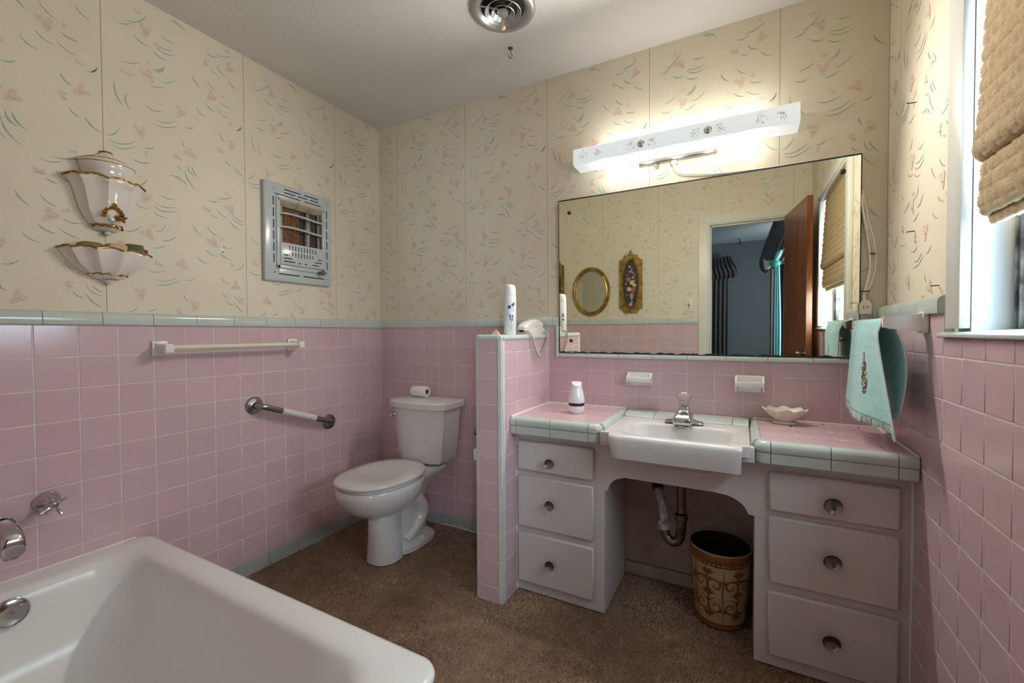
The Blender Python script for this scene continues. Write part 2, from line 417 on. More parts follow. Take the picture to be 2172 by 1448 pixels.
# wallpaper print -----------------------------------------------------------
STRIP = 0.5035
def strip_print(parent, face, plane, s0, u0, u1, z0, z1, seed, holes=()):
    """flat printed sprigs on one strip that covers u0..u1 of a strip starting at s0"""
    leaf, petal = MB(), MB()
    rnd = random.Random(seed)
    d = 0.0007
    def ok(u, z):
        if not (u0 + 0.002 < u < u1 - 0.002 and z0 + 0.002 < z < z1 - 0.002): return False
        return True
    def ribbon(p0, p1, p2, wd):
        n = 9; L_, R_ = [], []
        for k in range(n):
            t = k / (n - 1)
            # quadratic through the middle point
            c = (2 * p1[0] - 0.5 * (p0[0] + p2[0]), 2 * p1[1] - 0.5 * (p0[1] + p2[1]))
            x = (1 - t) ** 2 * p0[0] + 2 * t * (1 - t) * c[0] + t * t * p2[0]
            y = (1 - t) ** 2 * p0[1] + 2 * t * (1 - t) * c[1] + t * t * p2[1]
            dx = 2 * (1 - t) * (c[0] - p0[0]) + 2 * t * (p2[0] - c[0])
            dy = 2 * (1 - t) * (c[1] - p0[1]) + 2 * t * (p2[1] - c[1])
            l = math.hypot(dx, dy) or 1
            h = wd * (0.18 + 0.82 * math.sin(PI * t) ** 0.8) / 2
            L_.append((x - dy / l * h, y + dx / l * h)); R_.append((x + dy / l * h, y - dx / l * h))
        return L_, R_
    for s in SPRIG_STROKES:
        P = [(s0 + s[i], s[i + 1]) for i in (0, 2, 4)]
        if not all(ok(*q) for q in P): continue
        L_, R_ = ribbon(*P, rnd.uniform(0.0032, 0.0046))
        n = len(L_)
        vv = [wall_point(face, plane, q[0], d, q[1]) for q in L_ + R_]
        leaf.add(vv, [(i, i + 1, n + i + 1, n + i) for i in range(n - 1)])
    for u, z, k in SPRIG_FLOWERS:
        u += s0
        if not ok(u, z): continue
        spec = {0: [(-0.004, 0.006, 0.006, 0.004, 60), (0.005, -0.002, 0.008, 0.0055, -20)],
                1: [(-0.006, 0.004, 0.009, 0.008, 40), (0.004, -0.005, 0.009, 0.007, -30), (-0.001, 0.013, 0.005, 0.004, 80)],
                2: [(-0.009, 0.011, 0.014, 0.009, -50), (0.010, 0.009, 0.013, 0.010, 60), (0.003, -0.007, 0.012, 0.009, 20), (0.004, -0.019, 0.008, 0.005, 40)]}[k]
        ro = rnd.uniform(-1.1, 1.1); cr_, sr_ = math.cos(ro), math.sin(ro)
        for j, (du, dz, ra, rb, an) in enumerate(spec):
            du, dz = du * cr_ - dz * sr_, du * sr_ + dz * cr_; an += math.degrees(ro)
            an = math.radians(an + rnd.uniform(-18, 18)); m = 12; vv = []
            for i in range(m):
                t = 2 * PI * i / m; q = 1 + rnd.uniform(-0.13, 0.13)
                a, b = ra * q * math.cos(t), rb * q * math.sin(t)
                vv.append(wall_point(face, plane, u + du + a * math.cos(an) - b * math.sin(an), d + 0.00005 * j, z + dz + a * math.sin(an) + b * math.cos(an)))
            if all(u0 + 0.001 < u + e < u1 - 0.001 for e in (du - ra, du + ra)):
                petal.add(vv, [tuple(range(m))])
        if k:
            for i in range(4):
                a, b = u - 0.006 + i * 0.0045, z - 0.002 - i * 0.0012
                if ok(a, b) and ok(a + 0.006, b):
                    vv = [wall_point(face, plane, q[0], d + 0.0005, q[1]) for q in ((a, b), (a + 0.0045, b - 0.004), (a + 0.0057, b - 0.0035), (a + 0.0012, b + 0.001))]
                    leaf.add(vv, [(0, 1, 2, 3)])
    for nm, mb, mt in (('printed_leaves', leaf, MAT['leaf']), ('printed_flowers', petal, MAT['petal'])):
        if mb.v: mb.build(nm, mt, parent, kind='stuff')
def paper_run(parent, face, plane, u0, u1, z0, z1, s_start, holes=()):
    """wallpaper strips of one wall; holes = (u0,u1,z0,z1) rectangles left open (windows, doors)"""
    k = math.floor((u0 - s_start) / STRIP + 1e-6)
    while s_start + k * STRIP < u1 - 1e-6:
        s0 = s_start + k * STRIP
        a, b = max(u0, s0), min(u1, s0 + STRIP)
        if b - a > 0.004:
            g = 0.0010
            if a > u0:
                MB().box(*wall_point(face, plane, a - 0.0018, -0.0016, max([z0] + [h[3] for h in holes if h[0] < a < h[1]])), *wall_point(face, plane, a + 0.0018, -0.0004, z1)).build('paper_seam', MAT['seam'], parent)
            zones = [(a + g, b - g, z0, z1)]
            for h in holes:
                nz = []
                for (p, q, r, s) in zones:
                    if h[0] >= q or h[1] <= p or h[2] >= s or h[3] <= r: nz.append((p, q, r, s)); continue
                    if h[0] > p: nz.append((p, h[0], r, s))
                    if h[1] < q: nz.append((h[1], q, r, s))
                    pp, qq = max(p, h[0]), min(q, h[1])
                    if h[2] > r: nz.append((pp, qq, r, h[2]))
                    if h[3] < s: nz.append((pp, qq, h[3], s))
                zones = nz
            if zones:
                mb = MB()
                for (p, q, r, s) in zones:
                    A = wall_point(face, plane, p, -0.003, r); B = wall_point(face, plane, q, 0.0, s)
                    mb.box(*A, *B)
                o = mb.build('wallpaper_strip', MAT['paper'], parent)
                for (p, q, r, s) in zones:
                    strip_print(o, face, plane, s0, p, q, r, s, int(k * 7 + 100))
        k += 1

# carpet floor ---------------------------------------------------------------
fl = struct(MB().box(-0.1, -2.12, -0.08, 2.6, 0.1, -0.006).build('floor', MAT['carpet']), 'brown wall to wall carpet of the bathroom')
def carpet_pile():
    n = 210000
    # only where the carpet lies open: not under the tub, cabinets, partition
    x = rng.uniform(0.0, W, n); y = rng.uniform(-2.0, 0.0, n)
    bad = ((x < 1.46) & (y < -1.235)) | ((x > 1.166) & (x < 1.557) & (y > -0.362)) | ((x > 2.08) & (y > -0.362)) | ((x > 1.04) & (x < 1.166) & (y > -0.50))
    x, y = x[~bad], y[~bad]; n = len(x)
    a = rng.uniform(0, 2 * PI, n); h = rng.uniform(0.005, 0.011, n); wd = rng.uniform(0.0012, 0.0024, n)
    patch = np.sin(x * 7.3 + 1.1 * np.sin(y * 5)) * np.cos(y * 6.1 + x * 2.3)
    la = patch * 1.5 + rng.normal(0, 0.7, n)
    lx, ly = np.cos(la) * h * 0.7, np.sin(la) * h * 0.7
    v = np.empty((n, 3, 3))
    v[:, 0] = np.stack([x - np.cos(a) * wd, y - np.sin(a) * wd, np.full(n, -0.007)], 1)
    v[:, 1] = np.stack([x + np.cos(a) * wd, y + np.sin(a) * wd, np.full(n, -0.007)], 1)
    v[:, 2] = np.stack([x + lx, y + ly, -0.007 + h], 1)
    me = bpy.data.meshes.new('carpet_pile')
    me.vertices.add(3 * n); me.vertices.foreach_set('co', v.reshape(-1))
    me.loops.add(3 * n); me.loops.foreach_set('vertex_index', np.arange(3 * n, dtype=np.int32))
    me.polygons.add(n); me.polygons.foreach_set('loop_start', np.arange(0, 3 * n, 3, dtype=np.int32))
    me.update(calc_edges=True); me.materials.append(MAT['pile'])
    o = bpy.data.objects.new('carpet_pile', me); COL.objects.link(o); o.parent = fl; o['kind'] = 'stuff'
carpet_pile()

struct(MB().box(-0.1, -2.12, ZC, 2.6, 0.1, ZC + 0.08).build('ceiling', MAT['ceiling']), 'off white textured ceiling')

# left wall -------------------------------------------------------------------
wl = struct(MB().box(-0.10, -2.12, -0.02, -0.0013, 0.1, ZC).build('wall_left', MAT['grout']), 'pink tiled wall with cream floral wallpaper above')
tile_field(wl, 'left', 0.0, -1.999, -0.001, 0.0635, ZP, -0.0034, skip=lambda a, b, c, d: b < -1.235 and d < 0.36)
run_trim(wl, 'left', 0.0, -1.999, -0.001, ZP + 0.0005, CAP_PROFILE, MAT['green'], -0.0005, name='cap_tile')
def torn_patch():
    mb = MB(); rr = random.Random(4)
    for u, z, r in ((-0.950, 1.498, 0.012), (-0.955, 1.518, 0.009), (-0.944, 1.487, 0.008), (-0.925, 1.508, 0.008), (-0.918, 1.512, 0.005), (-0.962, 1.486, 0.006)):
        m = 9
        mb.add([wall_point('left', 0.0, u + r * rr.uniform(0.5, 1.1) * math.cos(2 * PI * i / m), 0.0014, z + r * rr.uniform(0.5, 1.1) * math.sin(2 * PI * i / m)) for i in range(m)], [tuple(range(m))])
    mb.build('torn_paper', MAT['torn'], wl, kind='stuff')
torn_patch()
run_trim(wl, 'left', 0.0, -1.235, -0.001, 0.0, COVE_PROFILE, MAT['cove'], -0.7575, name='cove_tile')
paper_run(wl, 'left', 0.0, -1.999, -0.0005, ZP + 0.047, ZC, -1.348)

# back wall -------------------------------------------------------------------
wb = struct(MB().box(-0.1, 0.0013, -0.02, 2.6, 0.1, ZC).build('wall_back', MAT['grout']), 'tiled and papered wall behind the toilet and vanity')
tile_field(wb, 'back', 0.0, 0.001, 1.04, 0.0635, ZP, 0.0216)
run_trim(wb, 'back', 0.0, 0.001, 1.222, ZP + 0.0005, CAP_PROFILE, MAT['green'], 0.128, name='cap_tile')
run_trim(wb, 'back', 0.0, 0.001, 1.04, 0.0, COVE_PROFILE, MAT['cove'], 0.09, name='cove_tile')
tile_field(wb, 'back', 0.0, 1.166, W, 0.70, 1.003, 1.2756)
tile_field(wb, 'back', 0.0, 1.166, 1.204, 1.003, ZP, 1.2756)
tile_field(wb, 'back', 0.0, 2.424, W, 1.003, ZP, 1.2756)
run_trim(wb, 'back', 0.0, 2.424, W, ZP + 0.0005, CAP_PROFILE, MAT['green'], 2.46, name='cap_tile')
LEDGE = [(-0.006, 0.0), (0.008, 0.0005), (0.011, 0.004), (0.011, 0.012), (0.007, 0.019), (0.0, 0.0225), (-0.006, 0.0225)]
run_trim(wb, 'back', 0.0, 1.222, 2.424, 1.003, LEDGE, MAT['green'], 1.372, name='mirror_ledge_tile')
for z0, z1 in ((1.003, 1.09), (1.09, 1.206)):
    mb = MB(); mb.loft([[(1.204 + h * 0.84, -d, z) for d, h in LEDGE] for z in (z0 + 0.001, z1 - 0.001)]); mb.build('mirror_ledge_tile', MAT['green'], wb)
paper_run(wb, 'back', 0.0, 0.0005, W2, ZP + 0.047, ZC, 0.1505)
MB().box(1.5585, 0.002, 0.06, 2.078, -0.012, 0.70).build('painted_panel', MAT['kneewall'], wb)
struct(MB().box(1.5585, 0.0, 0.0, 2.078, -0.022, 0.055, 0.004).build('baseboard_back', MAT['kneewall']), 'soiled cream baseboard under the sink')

# partition beside the toilet ---------------------------------------------------
wp = struct(MB().box(1.0413, -0.4987, -0.01, 1.1637, 0.001, 1.112).build('wall_partition', MAT['grout']), 'low tiled partition between toilet and vanity')
PZ = 1.0455
PXL, PXR, PYF, PT = 1.040, 1.165, -0.500, 1.118
tile_field(wp, 'back', PYF, 1.0515, 1.1500, 0.0, 1.098, 1.0515 - 5 * T, PZ)
tile_field(wp, 'right', 1.040, 0.0, 0.4885, 0.0, 1.098, 0.03, PZ)          # toilet side (faces -x)
tile_field(wp, 'left', 1.165, -0.4685, -0.0005, 0.0, 1.098, -0.4647 + T, PZ, skip=lambda a, b, c, d: a > -0.34 and d < 0.70)
def corner_post(cx, cy, sx, r, z0, z1):
    a0 = {1: -PI / 2, -1: PI}[sx]
    l = [(cx + r * math.cos(a0 + PI / 2 * k / 7), cy + r * math.sin(a0 + PI / 2 * k / 7)) for k in range(8)]
    inner = [(cx, cy + 0.002), (cx, cy)] if sx > 0 else [(cx, cy), (cx, cy + 0.002)]
    MB().prism(l + ([(cx - 0.0005, cy + 0.001)]), 'z', z0 + 0.001, z1 - 0.001).build('bullnose_tile', MAT['green'], wp)
zc_ = [0.0, 0.045, 0.178, 0.330, 0.481, 0.633, 0.785, 0.937, 1.098]
for a, b in zip(zc_[:-1], zc_[1:]):
    corner_post(1.1500, -0.4855, 1, 0.0165, a, b)
    corner_post(1.0515, -0.4885, -1, 0.0125, a, b)
def partition_cap():
    # three bullnose runs: front end, vanity side, toilet side, and the flat top between
    def roll(p0, p1, out, name='cap_tile'):
        pr = [(-0.040, 0.0), (0.003, 0.0), (0.0045, 0.004), (0.0035, 0.011), (-0.001, 0.0175), (-0.008, 0.0205), (-0.040, 0.0205)]
        MB().loft([[(p[0] + out[0] * d, p[1] + out[1] * d, 1.098 + h) for d, h in pr] for p in (p0, p1)]).build(name, MAT['green'], wp)
    ys = [-0.485, -0.430, -0.280, -0.130, -0.001]
    for a, b in zip(ys[:-1], ys[1:]):
        roll((1.165, a + 0.001), (1.165, b - 0.001), (1, 0))
        roll((1.040, a + 0.001), (1.040, b - 0.001), (-1, 0))
        MB().box(1.078, a + 0.001, 1.098, 1.127, b - 0.001, 1.1183).build('cap_tile', MAT['green'], wp)
    roll((1.0505, -0.500), (1.152, -0.500), (0, -1))
    for cx, a0 in ((1.152, -PI / 2), (1.0505, PI)):
        loops = []
        for rr, h in ((0.014, 0.0), (0.0165, 0.004), (0.0155, 0.011), (0.011, 0.0175), (0.004, 0.0205)):
            loops.append([(cx, -0.485, 1.098 + h)] + [(cx + rr * math.cos(a0 + PI / 2 * k / 6), -0.4855 + rr * math.sin(a0 + PI / 2 * k / 6), 1.098 + h) for k in range(7)])
        MB().loft(loops).build('cap_tile', MAT['green'], wp)
partition_cap()

# right wall with window opening ---------------------------------------------------
WY0, WY1, WZ0, WZ1 = -0.665, -1.50, 1.118, 1.955
mb = MB()
B_ = W2 + 0.003
mb.box(B_, 0.1, 0.0, 2.64, WY0 + 0.012, ZC).box(B_, WY1 - 0.012, 0.0, 2.64, -2.12, ZC).box(B_, WY0 + 0.012, 0.0, 2.64, WY1 - 0.012, WZ0 - 0.012).box(B_, WY0 + 0.012, WZ1 + 0.012, 2.64, WY1 - 0.012, ZC)
mb.box(W + 0.0013, 0.0, -0.01, B_ + 0.001, -0.5625, ZP + 0.012).box(W + 0.0013, -0.5625, -0.01, B_ + 0.001, -2.0, 1.10)
wr = struct(mb.build('wall_right', MAT['grout']), 'tiled and papered wall with the window')
ZR = ZP + 0.0108
tile_field(wr, 'right', W, 0.001, 0.5625, 0.0, ZR, 0.3435, ZR)
tile_field(wr, 'right', W, 0.5625, 1.33, 0.0, 1.1085, 0.5625, ZR)
run_trim(wr, 'right', W, 0.001, 0.5625, ZR, CAP_PROFILE, MAT['green'], 0.5625 - 0.1515 * 3, name='cap_tile')
paper_run(wr, 'right', W2, 0.0005, 1.999, ZP + 0.055, ZC, 0.128, holes=[(0.60, 1.56, 0.0, 2.01)])

# wall with the door -------------------------------------------------------------------
DX0, DX1, DZ = 1.790, 2.345, 1.985
mb = MB()
mb.box(-0.1, YF - 0.0013, 0.0, DX0 - 0.012, YF - 0.12, ZC).box(DX1 + 0.012, YF - 0.003, 0.0, 2.64, YF - 0.12, ZC).box(DX0 - 0.012, YF - 0.003, DZ + 0.012, DX1 + 0.012, YF - 0.12, ZC)
wf = struct(mb.build('wall_front', MAT['grout']), 'papered wall with the doorway')
tile_field(wf, 'front', YF, -1.705, -0.001, 0.36, ZP, -1.5974)
run_trim(wf, 'front', YF, -1.705, -0.001, ZP + 0.0005, CAP_PROFILE, MAT['green'], -1.6, name='cap_tile')
paper_run(wf, 'front', YF, -W2, -0.0005, ZP + 0.047, ZC, -W2 + 0.12, holes=[(-2.42, -1.708, 0.0, 2.06)])

# ------------------------------------------------------------------ window, door, bedroom beyond
def window():
    r = MB().box(W2 + 0.001, WY0 + 0.012, WZ0 - 0.012, 2.60, WY0, WZ1).build('window_1', MAT['reveal'])
    struct(r, 'window over the tiled sill in the right wall')
    MB().box(W2 + 0.001, WY1 - 0.012, WZ0 - 0.012, 2.60, WY1, WZ1).build('jamb', MAT['reveal'], r)
    MB().box(W2 + 0.001, WY0 + 0.012, WZ1, 2.60, WY1 - 0.012, WZ1 + 0.012).build('head_jamb', MAT['reveal'], r)
    MB().box(2.482, -0.585, 1.131, W2, WY0, WZ1 + 0.08, 0.004).build('side_casing', MAT['casing'], r)
    MB().box(2.482, WY1 - 0.08, 1.131, W2, WY1, WZ1 + 0.08, 0.004).build('side_casing', MAT['casing'], r)
    mb = MB().box(2.482, WY0 - 0.001, WZ1, W2, WY1 + 0.001, WZ1 + 0.08, 0.004).box(2.476, WY0 - 0.002, WZ1 + 0.012, 2.485, WY1 + 0.002, WZ1 + 0.028, 0.002)
    mb.build('head_casing', MAT['casing'], r)
    # old sash: stiles, rails, meeting rail, muntin and two panes
    for y in (WY0 - 0.025, WY1 + 0.025):
        mb = MB()
        mb.box(2.572, y + 0.025, WZ0, 2.60, y - 0.025, WZ1, 0.003)
        mb.box(2.566, y + 0.010, WZ0, 2.574, y + 0.004, WZ1, 0.001).box(2.566, y - 0.008, WZ0, 2.574, y - 0.014, WZ1, 0.001)
        mb.build('stile', MAT['sash'], r)
    for z in (WZ0 + 0.02, 1.535, WZ1 - 0.02):
        MB().box(2.574, WY0 - 0.05, z - 0.02, 2.598, WY1 + 0.05, z + 0.02, 0.003).build('rail', MAT['sash'], r)
    glass = M('window_pane', (1, 1, 1), 0.0)
    N, L = N_(glass)
    tp = N.new('ShaderNodeBsdfTransparent'); tp.inputs[0].default_value = (0.93, 0.96, 0.97, 1)
    gg = N.new('ShaderNodeBsdfGlossy'); gg.inputs['Roughness'].default_value = 0.02
    mx = N.new('ShaderNodeMixShader'); mx.inputs[0].default_value = 0.06
    L.new(tp.outputs[0], mx.inputs[1]); L.new(gg.outputs[0], mx.inputs[2]); L.new(mx.outputs[0], N['Material Output'].inputs[0])
    for z0, z1 in ((WZ0 + 0.04, 1.515), (1.555, WZ1 - 0.04)):
        MB().box(2.584, WY0 - 0.05, z0, 2.588, WY1 + 0.05, z1).build('pane', glass, r)
    prof = [(-0.10, -0.004), (0.010, -0.004), (0.0135, -0.001), (0.0135, 0.004), (0.009, 0.0085), (0.002, 0.0105), (-0.10, 0.0185)]
    for a, b in cuts(0.5625, 1.58, 0.664, 0.1515):
        MB().loft([[wall_point('right', W, u, d, 1.1128 + h) for d, h in prof] for u in (a + 0.001, b - 0.001)]).build('sill_tile', MAT['green'], r)
window()

def blind():
    t = thing('roman_blind', 'chunky woven tan roman blind half raised in the window', 'blind', (2.50, -1.08, 1.37))
    m = M('woven_straw', (0.56, 0.44, 0.27), 0.85, col2=(0.42, 0.31, 0.18), vscale=55, bump=0.4, bscale=300)
    N, L = N_(m)
    tr = N.new('ShaderNodeBsdfTranslucent'); tr.inputs[0].default_value = (0.55, 0.36, 0.15, 1)
    mix = N.new('ShaderNodeMixShader'); mix.inputs[0].default_value = 0.10
    L.new(N['Principled BSDF'].outputs[0], mix.inputs[1]); L.new(tr.outputs[0], mix.inputs[2])
    L.new(mix.outputs[0], N['Material Output'].inputs[0])
    y0, y1 = -0.690, -1.475
    def weave(path, name, ny=230):
        # resample the side profile (x, z) finely and emboss a chunky basket weave
        P = bez([(p[0], 0, p[1]) for p in path], 12)
        seg = [0]
        for a, b in zip(P[:-1], P[1:]): seg.append(seg[-1] + (b - a).length)
        n = max(8, int(seg[-1] / 0.0036)); Q = []
        for k in range(n + 1):
            s = seg[-1] * k / n; i = max(j for j in range(len(seg)) if seg[j] <= s + 1e-9); i = min(i, len(P) - 2)
            f = (s - seg[i]) / max(1e-6, seg[i + 1] - seg[i]); Q.append((P[i].lerp(P[i + 1], f), s))
        v = []; f = []
        for k, (q, s) in enumerate(Q):
            tg = (Q[min(k + 1, n)][0] - Q[max(k - 1, 0)][0]).normalized()
            nx, nz = -tg.z, tg.x
            if nx > 0: nx, nz = -nx, -nz
            for j in range(ny + 1):
                y = y0 + (y1 - y0) * j / ny
                row = s / 0.034; colm = (y - y0) / 0.030
                cell = (math.floor(row) + math.floor(colm)) % 2
                h = 0.0052 * abs(math.sin(PI * row)) ** 0.45 + 0.0022 * abs(math.sin(PI * colm)) ** 0.4
                h += 0.0019 * (math.sin(2 * PI * (y / 0.0075)) if cell else math.sin(2 * PI * (s / 0.0085)))
                ed = 0.003 * math.sin(s * 210) if j in (0, ny) else 0
                v.append((q.x + nx * h, y + ed, q.z + nz * h))
        for k in range(n):
            for j in range(ny):
                a = k * (ny + 1) + j; f.append((a, a + 1, a + ny + 2, a + ny + 1))
        o = MB().add(v, f).build(name, m, t, sharp=180)
        sm = o.modifiers.new('thickness', 'SOLIDIFY'); sm.thickness = 0.003; sm.offset = 1
    weave([(2.5225, 1.954), (2.513, 1.80), (2.505, 1.62), (2.497, 1.535), (2.500, 1.512), (2.515, 1.508), (2.530, 1.525)], 'upper_panel')
    weave([(2.530, 1.53), (2.513, 1.50), (2.509, 1.45), (2.507, 1.405), (2.513, 1.388), (2.527, 1.392), (2.535, 1.41)], 'lower_fold')
    weave([(2.535, 1.42), (2.527, 1.40), (2.525, 1.375), (2.531, 1.366), (2.540, 1.372)], 'hem_fold')
    MB().box(2.52, y0, 1.945, 2.555, y1, 1.9545).build('head_rail', MAT['casing'], t)
    c = MB().tube([(2.535, -1.44, 1.95), (2.534, -1.441, 1.6), (2.533, -1.44, 1.17)], 0.0016, 6).build('pull_cord', MAT['cable'], t)
    MB().lathe([(0.0, -0.02), (0.005, -0.018), (0.006, 0), (0.002, 0.012), (0, 0.013)], (2.533, -1.44, 1.16), 10).build('cord_knob', MAT['ivory'], c)
blind()

def door():
    r = MB().box(DX0 - 0.012, YF, 0.0, DX0, YF - 0.12, DZ + 0.012).build('door_1', MAT['doorcasing'])
    struct(r, 'doorway to the bedroom with cream casing')
    MB().box(DX1, YF, 0.0, DX1 + 0.012, YF - 0.12, DZ + 0.012).build('jamb', MAT['doorcasing'], r)
    MB().box(DX0, YF, DZ, DX1, YF - 0.12, DZ + 0.012).build('head_jamb', MAT['doorcasing'], r)
    MB().box(DX0, YF - 0.045, 0.0, DX0 + 0.012, YF - 0.08, DZ, 0.002).box(DX0, YF - 0.045, DZ - 0.012, DX1, YF - 0.08, DZ, 0.002).build('door_stop', MAT['doorcasing'], r)
    z1 = 2.06; cw = 0.065
    def mitre(poly, name):
        MB().prism(poly, 'y', YF - 0.003, YF + 0.010).build(name, MAT['doorcasing'], r)
    a, b = 1.7085, 2.42
    mitre([(a, 0), (a + cw, 0), (a + cw, z1 - cw), (a, z1)], 'side_casing')
    mitre([(b - cw, 0), (b, 0), (b, z1), (b - cw, z1 - cw)], 'side_casing')
    mitre([(a + 0.001, z1), (a + cw + 0.001, z1 - cw), (b - cw - 0.001, z1 - cw), (b - 0.001, z1)], 'head_casing')
    wood = M('red_brown_stained_wood', (0.24, 0.075, 0.022), 0.28, coat=0.1)
    N, L = N_(wood)
    tc = N['Texture Coordinate']; mp = N.new('ShaderNodeMapping'); mp.inputs['Scale'].default_value = (14, 14, 0.7)
    nz = N.new('ShaderNodeTexNoise'); nz.inputs['Scale'].default_value = 4; nz.inputs['Detail'].default_value = 6; nz.inputs['Distortion'].default_value = 1.2
    rp = N.new('ShaderNodeValToRGB'); rp.color_ramp.elements[0].color = (0.10, 0.030, 0.010, 1); rp.color_ramp.elements[1].color = (0.30, 0.105, 0.035, 1)
    rp.color_ramp.elements[0].position = 0.3; rp.color_ramp.elements[1].position = 0.7
    L.new(tc.outputs['Object'], mp.inputs[0]); L.new(mp.outputs[0], nz.inputs['Vector']); L.new(nz.outputs['Fac'], rp.inputs[0]); L.new(rp.outputs[0], N['Principled BSDF'].inputs['Base Color'])
    leaf = thing('door_leaf', 'reddish brown wooden door swung open beside the window, seen in the mirror', 'door', (2.322, -1.985, 0.008))
    p0, p1 = Vector((2.322, -1.975)), Vector((2.405, -1.385))
    d = (p1 - p0).normalized(); nrm = Vector((d.y, -d.x))
    q = [p0, p1, p1 + nrm * 0.033, p0 + nrm * 0.033]
    MB().prism([tuple(x) for x in q], 'z', 0.008, 1.982).build('slab', wood, leaf)
    k = p0 + d * 0.55
    mb = MB().lathe([(0.0, 0.052), (0.018, 0.05), (0.026, 0.035), (0.022, 0.018), (0.010, 0.012), (0.010, 0.004), (0.027, 0.004), (0.028, 0.0)], (0, 0, 0), 20)
    mb.xform(Matrix.Translation((k.x, k.y, 0.95)) @ Matrix.Rotation(math.atan2(-nrm.y, -nrm.x), 4, 'Z') @ Matrix.Rotation(PI / 2, 4, 'Y')).build('knob', MAT['nickel'], leaf)
door()

def bedroom():
    y1, x0, x1 = -5.6, -0.6, 3.4
    struct(MB().box(x0, YF - 0.12, -0.08, x1, y1, -0.006).build('floor_bedroom', MAT['carpet']), 'carpet of the dark bedroom beyond the door')
    struct(MB().box(x0, YF - 0.12, ZC, x1, y1, ZC + 0.08).build('ceiling_bedroom', MAT['bedceil']), 'blue grey bedroom ceiling seen in the mirror')
    struct(MB().box(x0, y1 - 0.1, 0, x1, y1, ZC).build('wall_bedroom_back', MAT['bedwall']), 'slate grey bedroom wall seen in the mirror')
    struct(MB().box(x0 - 0.1, YF - 0.12, 0, x0, y1, ZC).build('wall_bedroom_left', MAT['bedwall']), 'slate grey bedroom side wall')
    mb = MB().box(x1, YF - 0.12, 0, x1 + 0.1, -3.5, ZC).box(x1, -4.3, 0, x1 + 0.1, y1, ZC).box(x1, -3.5, 0, x1 + 0.1, -4.3, 1.0).box(x1, -3.5, 1.95, x1 + 0.1, -4.3, ZC)  # unseen window opening, assumed and sized for the daylight it lets in
    struct(mb.build('wall_bedroom_right', MAT['bedwall']), 'slate grey bedroom wall with an assumed window opening added for daylight')
    mb = MB().box(x0, YF - 0.123, 0, -0.1, YF - 0.10, ZC).box(2.64, YF - 0.123, 0, x1, YF - 0.10, ZC)
    struct(mb.build('wall_bedroom_front', MAT['bedwall']), 'bedroom face of the door wall')
    def pleats(xa, xb, y, z0, z1, n, amp, flare=0.0, pts=120):
        loops = []
        for k in range(14):
            s = k / 13; z = z1 + (z0 - z1) * s
            xc = (xa + xb) / 2; hw = (xb - xa) / 2 * (1 + flare * s)
            loops.append([(xc - hw + 2 * hw * i / pts, y + amp * (0.4 + 0.6 * s) * math.sin(n * 2 * PI * i / pts + 0.4 * math.sin(3 * s)), z) for i in range(pts + 1)])
        return MB().loft(loops, False, False, closed=False)
    def valance(xa, xb, y, z0, z1, name, par, skew=0.0):
        loops = []
        for k in range(18):
            s = k / 17; z = z1 + (z0 - z1) * s
            bulge = math.sin(PI * min(1, s * 1.1) ** 1.6)
            xc = (xa + xb) / 2; hw = (xb - xa) / 2 * (0.74 + 0.26 * min(1, s * 1.4))
            loops.append([(xc - hw + 2 * hw * i / 90 + skew * s, y + 0.03 + 0.16 * bulge + 0.022 * math.sin(i * 0.9 + 1.2 * math.sin(4 * s)) * (0.4 + s), z - 0.03 * math.sin(PI * i / 90)) for i in range(91)])
        return MB().loft(loops, False, False, closed=False).build(name, MAT['curtain'], par, sharp=180)
    t = thing('curtain', 'charcoal curtain with puffed valance on the slate wall, left in the mirrored doorway', 'curtain', (1.55, -5.45, 0))
    pleats(1.22, 1.83, -5.47, 0.02, 2.0, 10, 0.03).build('drape', MAT['curtain'], t, sharp=180)
    valance(1.18, 1.955, -5.50, 1.86, 2.20, 'valance', t)
    t = thing('curtain', 'charcoal curtain with gathered swag beside the open door, seen in the mirror', 'curtain', (2.55, -4.35, 0))
    pleats(2.34, 2.80, -4.30, 0.02, 2.0, 7, 0.025).build('drape', MAT['curtain'], t, sharp=180)
    loops = []
    le = bez([(2.368, 0, 2.408), (2.32, 0, 2.267), (2.259, 0, 2.087), (2.216, 0, 1.917), (2.235, 0, 1.81), (2.29, 0, 1.765)], 6)
    for k, q in enumerate(le):
        s = k / (len(le) - 1); xr = 2.80 - 0.36 * s ** 2.2
        l = []
        for i in range(61):
            f = i / 60; x = q.x + (xr - q.x) * f
            z = q.z + (0.10 * f if s > 0.3 else 0.33 * s * f)
            l.append((x, -4.20 + 0.14 * math.sin(PI * f) ** 0.7 * (0.35 + 0.65 * math.sin(PI * min(1, s * 1.05))) + 0.012 * math.sin(i * 0.85 + 5 * s), min(z, 2.408)))
        loops.append(l)
    MB().loft(loops, False, False, closed=False).build('swag', MAT['curtain'], t, sharp=180)
    MB().lathe([(0, -0.045), (0.040, -0.03), (0.052, 0), (0.040, 0.03), (0, 0.045)], (2.373, -4.02, 1.862), 14, sx=1.2).build('tieback_rosette', MAT['tassel'], t)
    loops = []
    for k in range(20):
        s = k / 19; z = 1.83 - 1.81 * s; hw = 0.024 + 0.014 * math.sin(PI * s)
        loops.append([(2.402 + 0.008 * math.sin(3 * s) - hw + 2 * hw * i / 16, -4.10 + 0.010 * math.sin(i * 1.1), z) for i in range(17)])
    MB().loft(loops, False, False, closed=False).build('sheer_panel', MAT['sheer'], t, sharp=180)
    MB().tube(bez([(2.44, -4.0, 2.01), (2.405, -3.99, 1.95), (2.37, -3.99, 1.88)], 8), [0.008 + 0.020 * math.sin(PI * i / 16) for i in range(17)], 8).build('lining_edge', MAT['sheer'], t)
    pale = M('pale_lining', (0.55, 0.60, 0.62), 0.8)
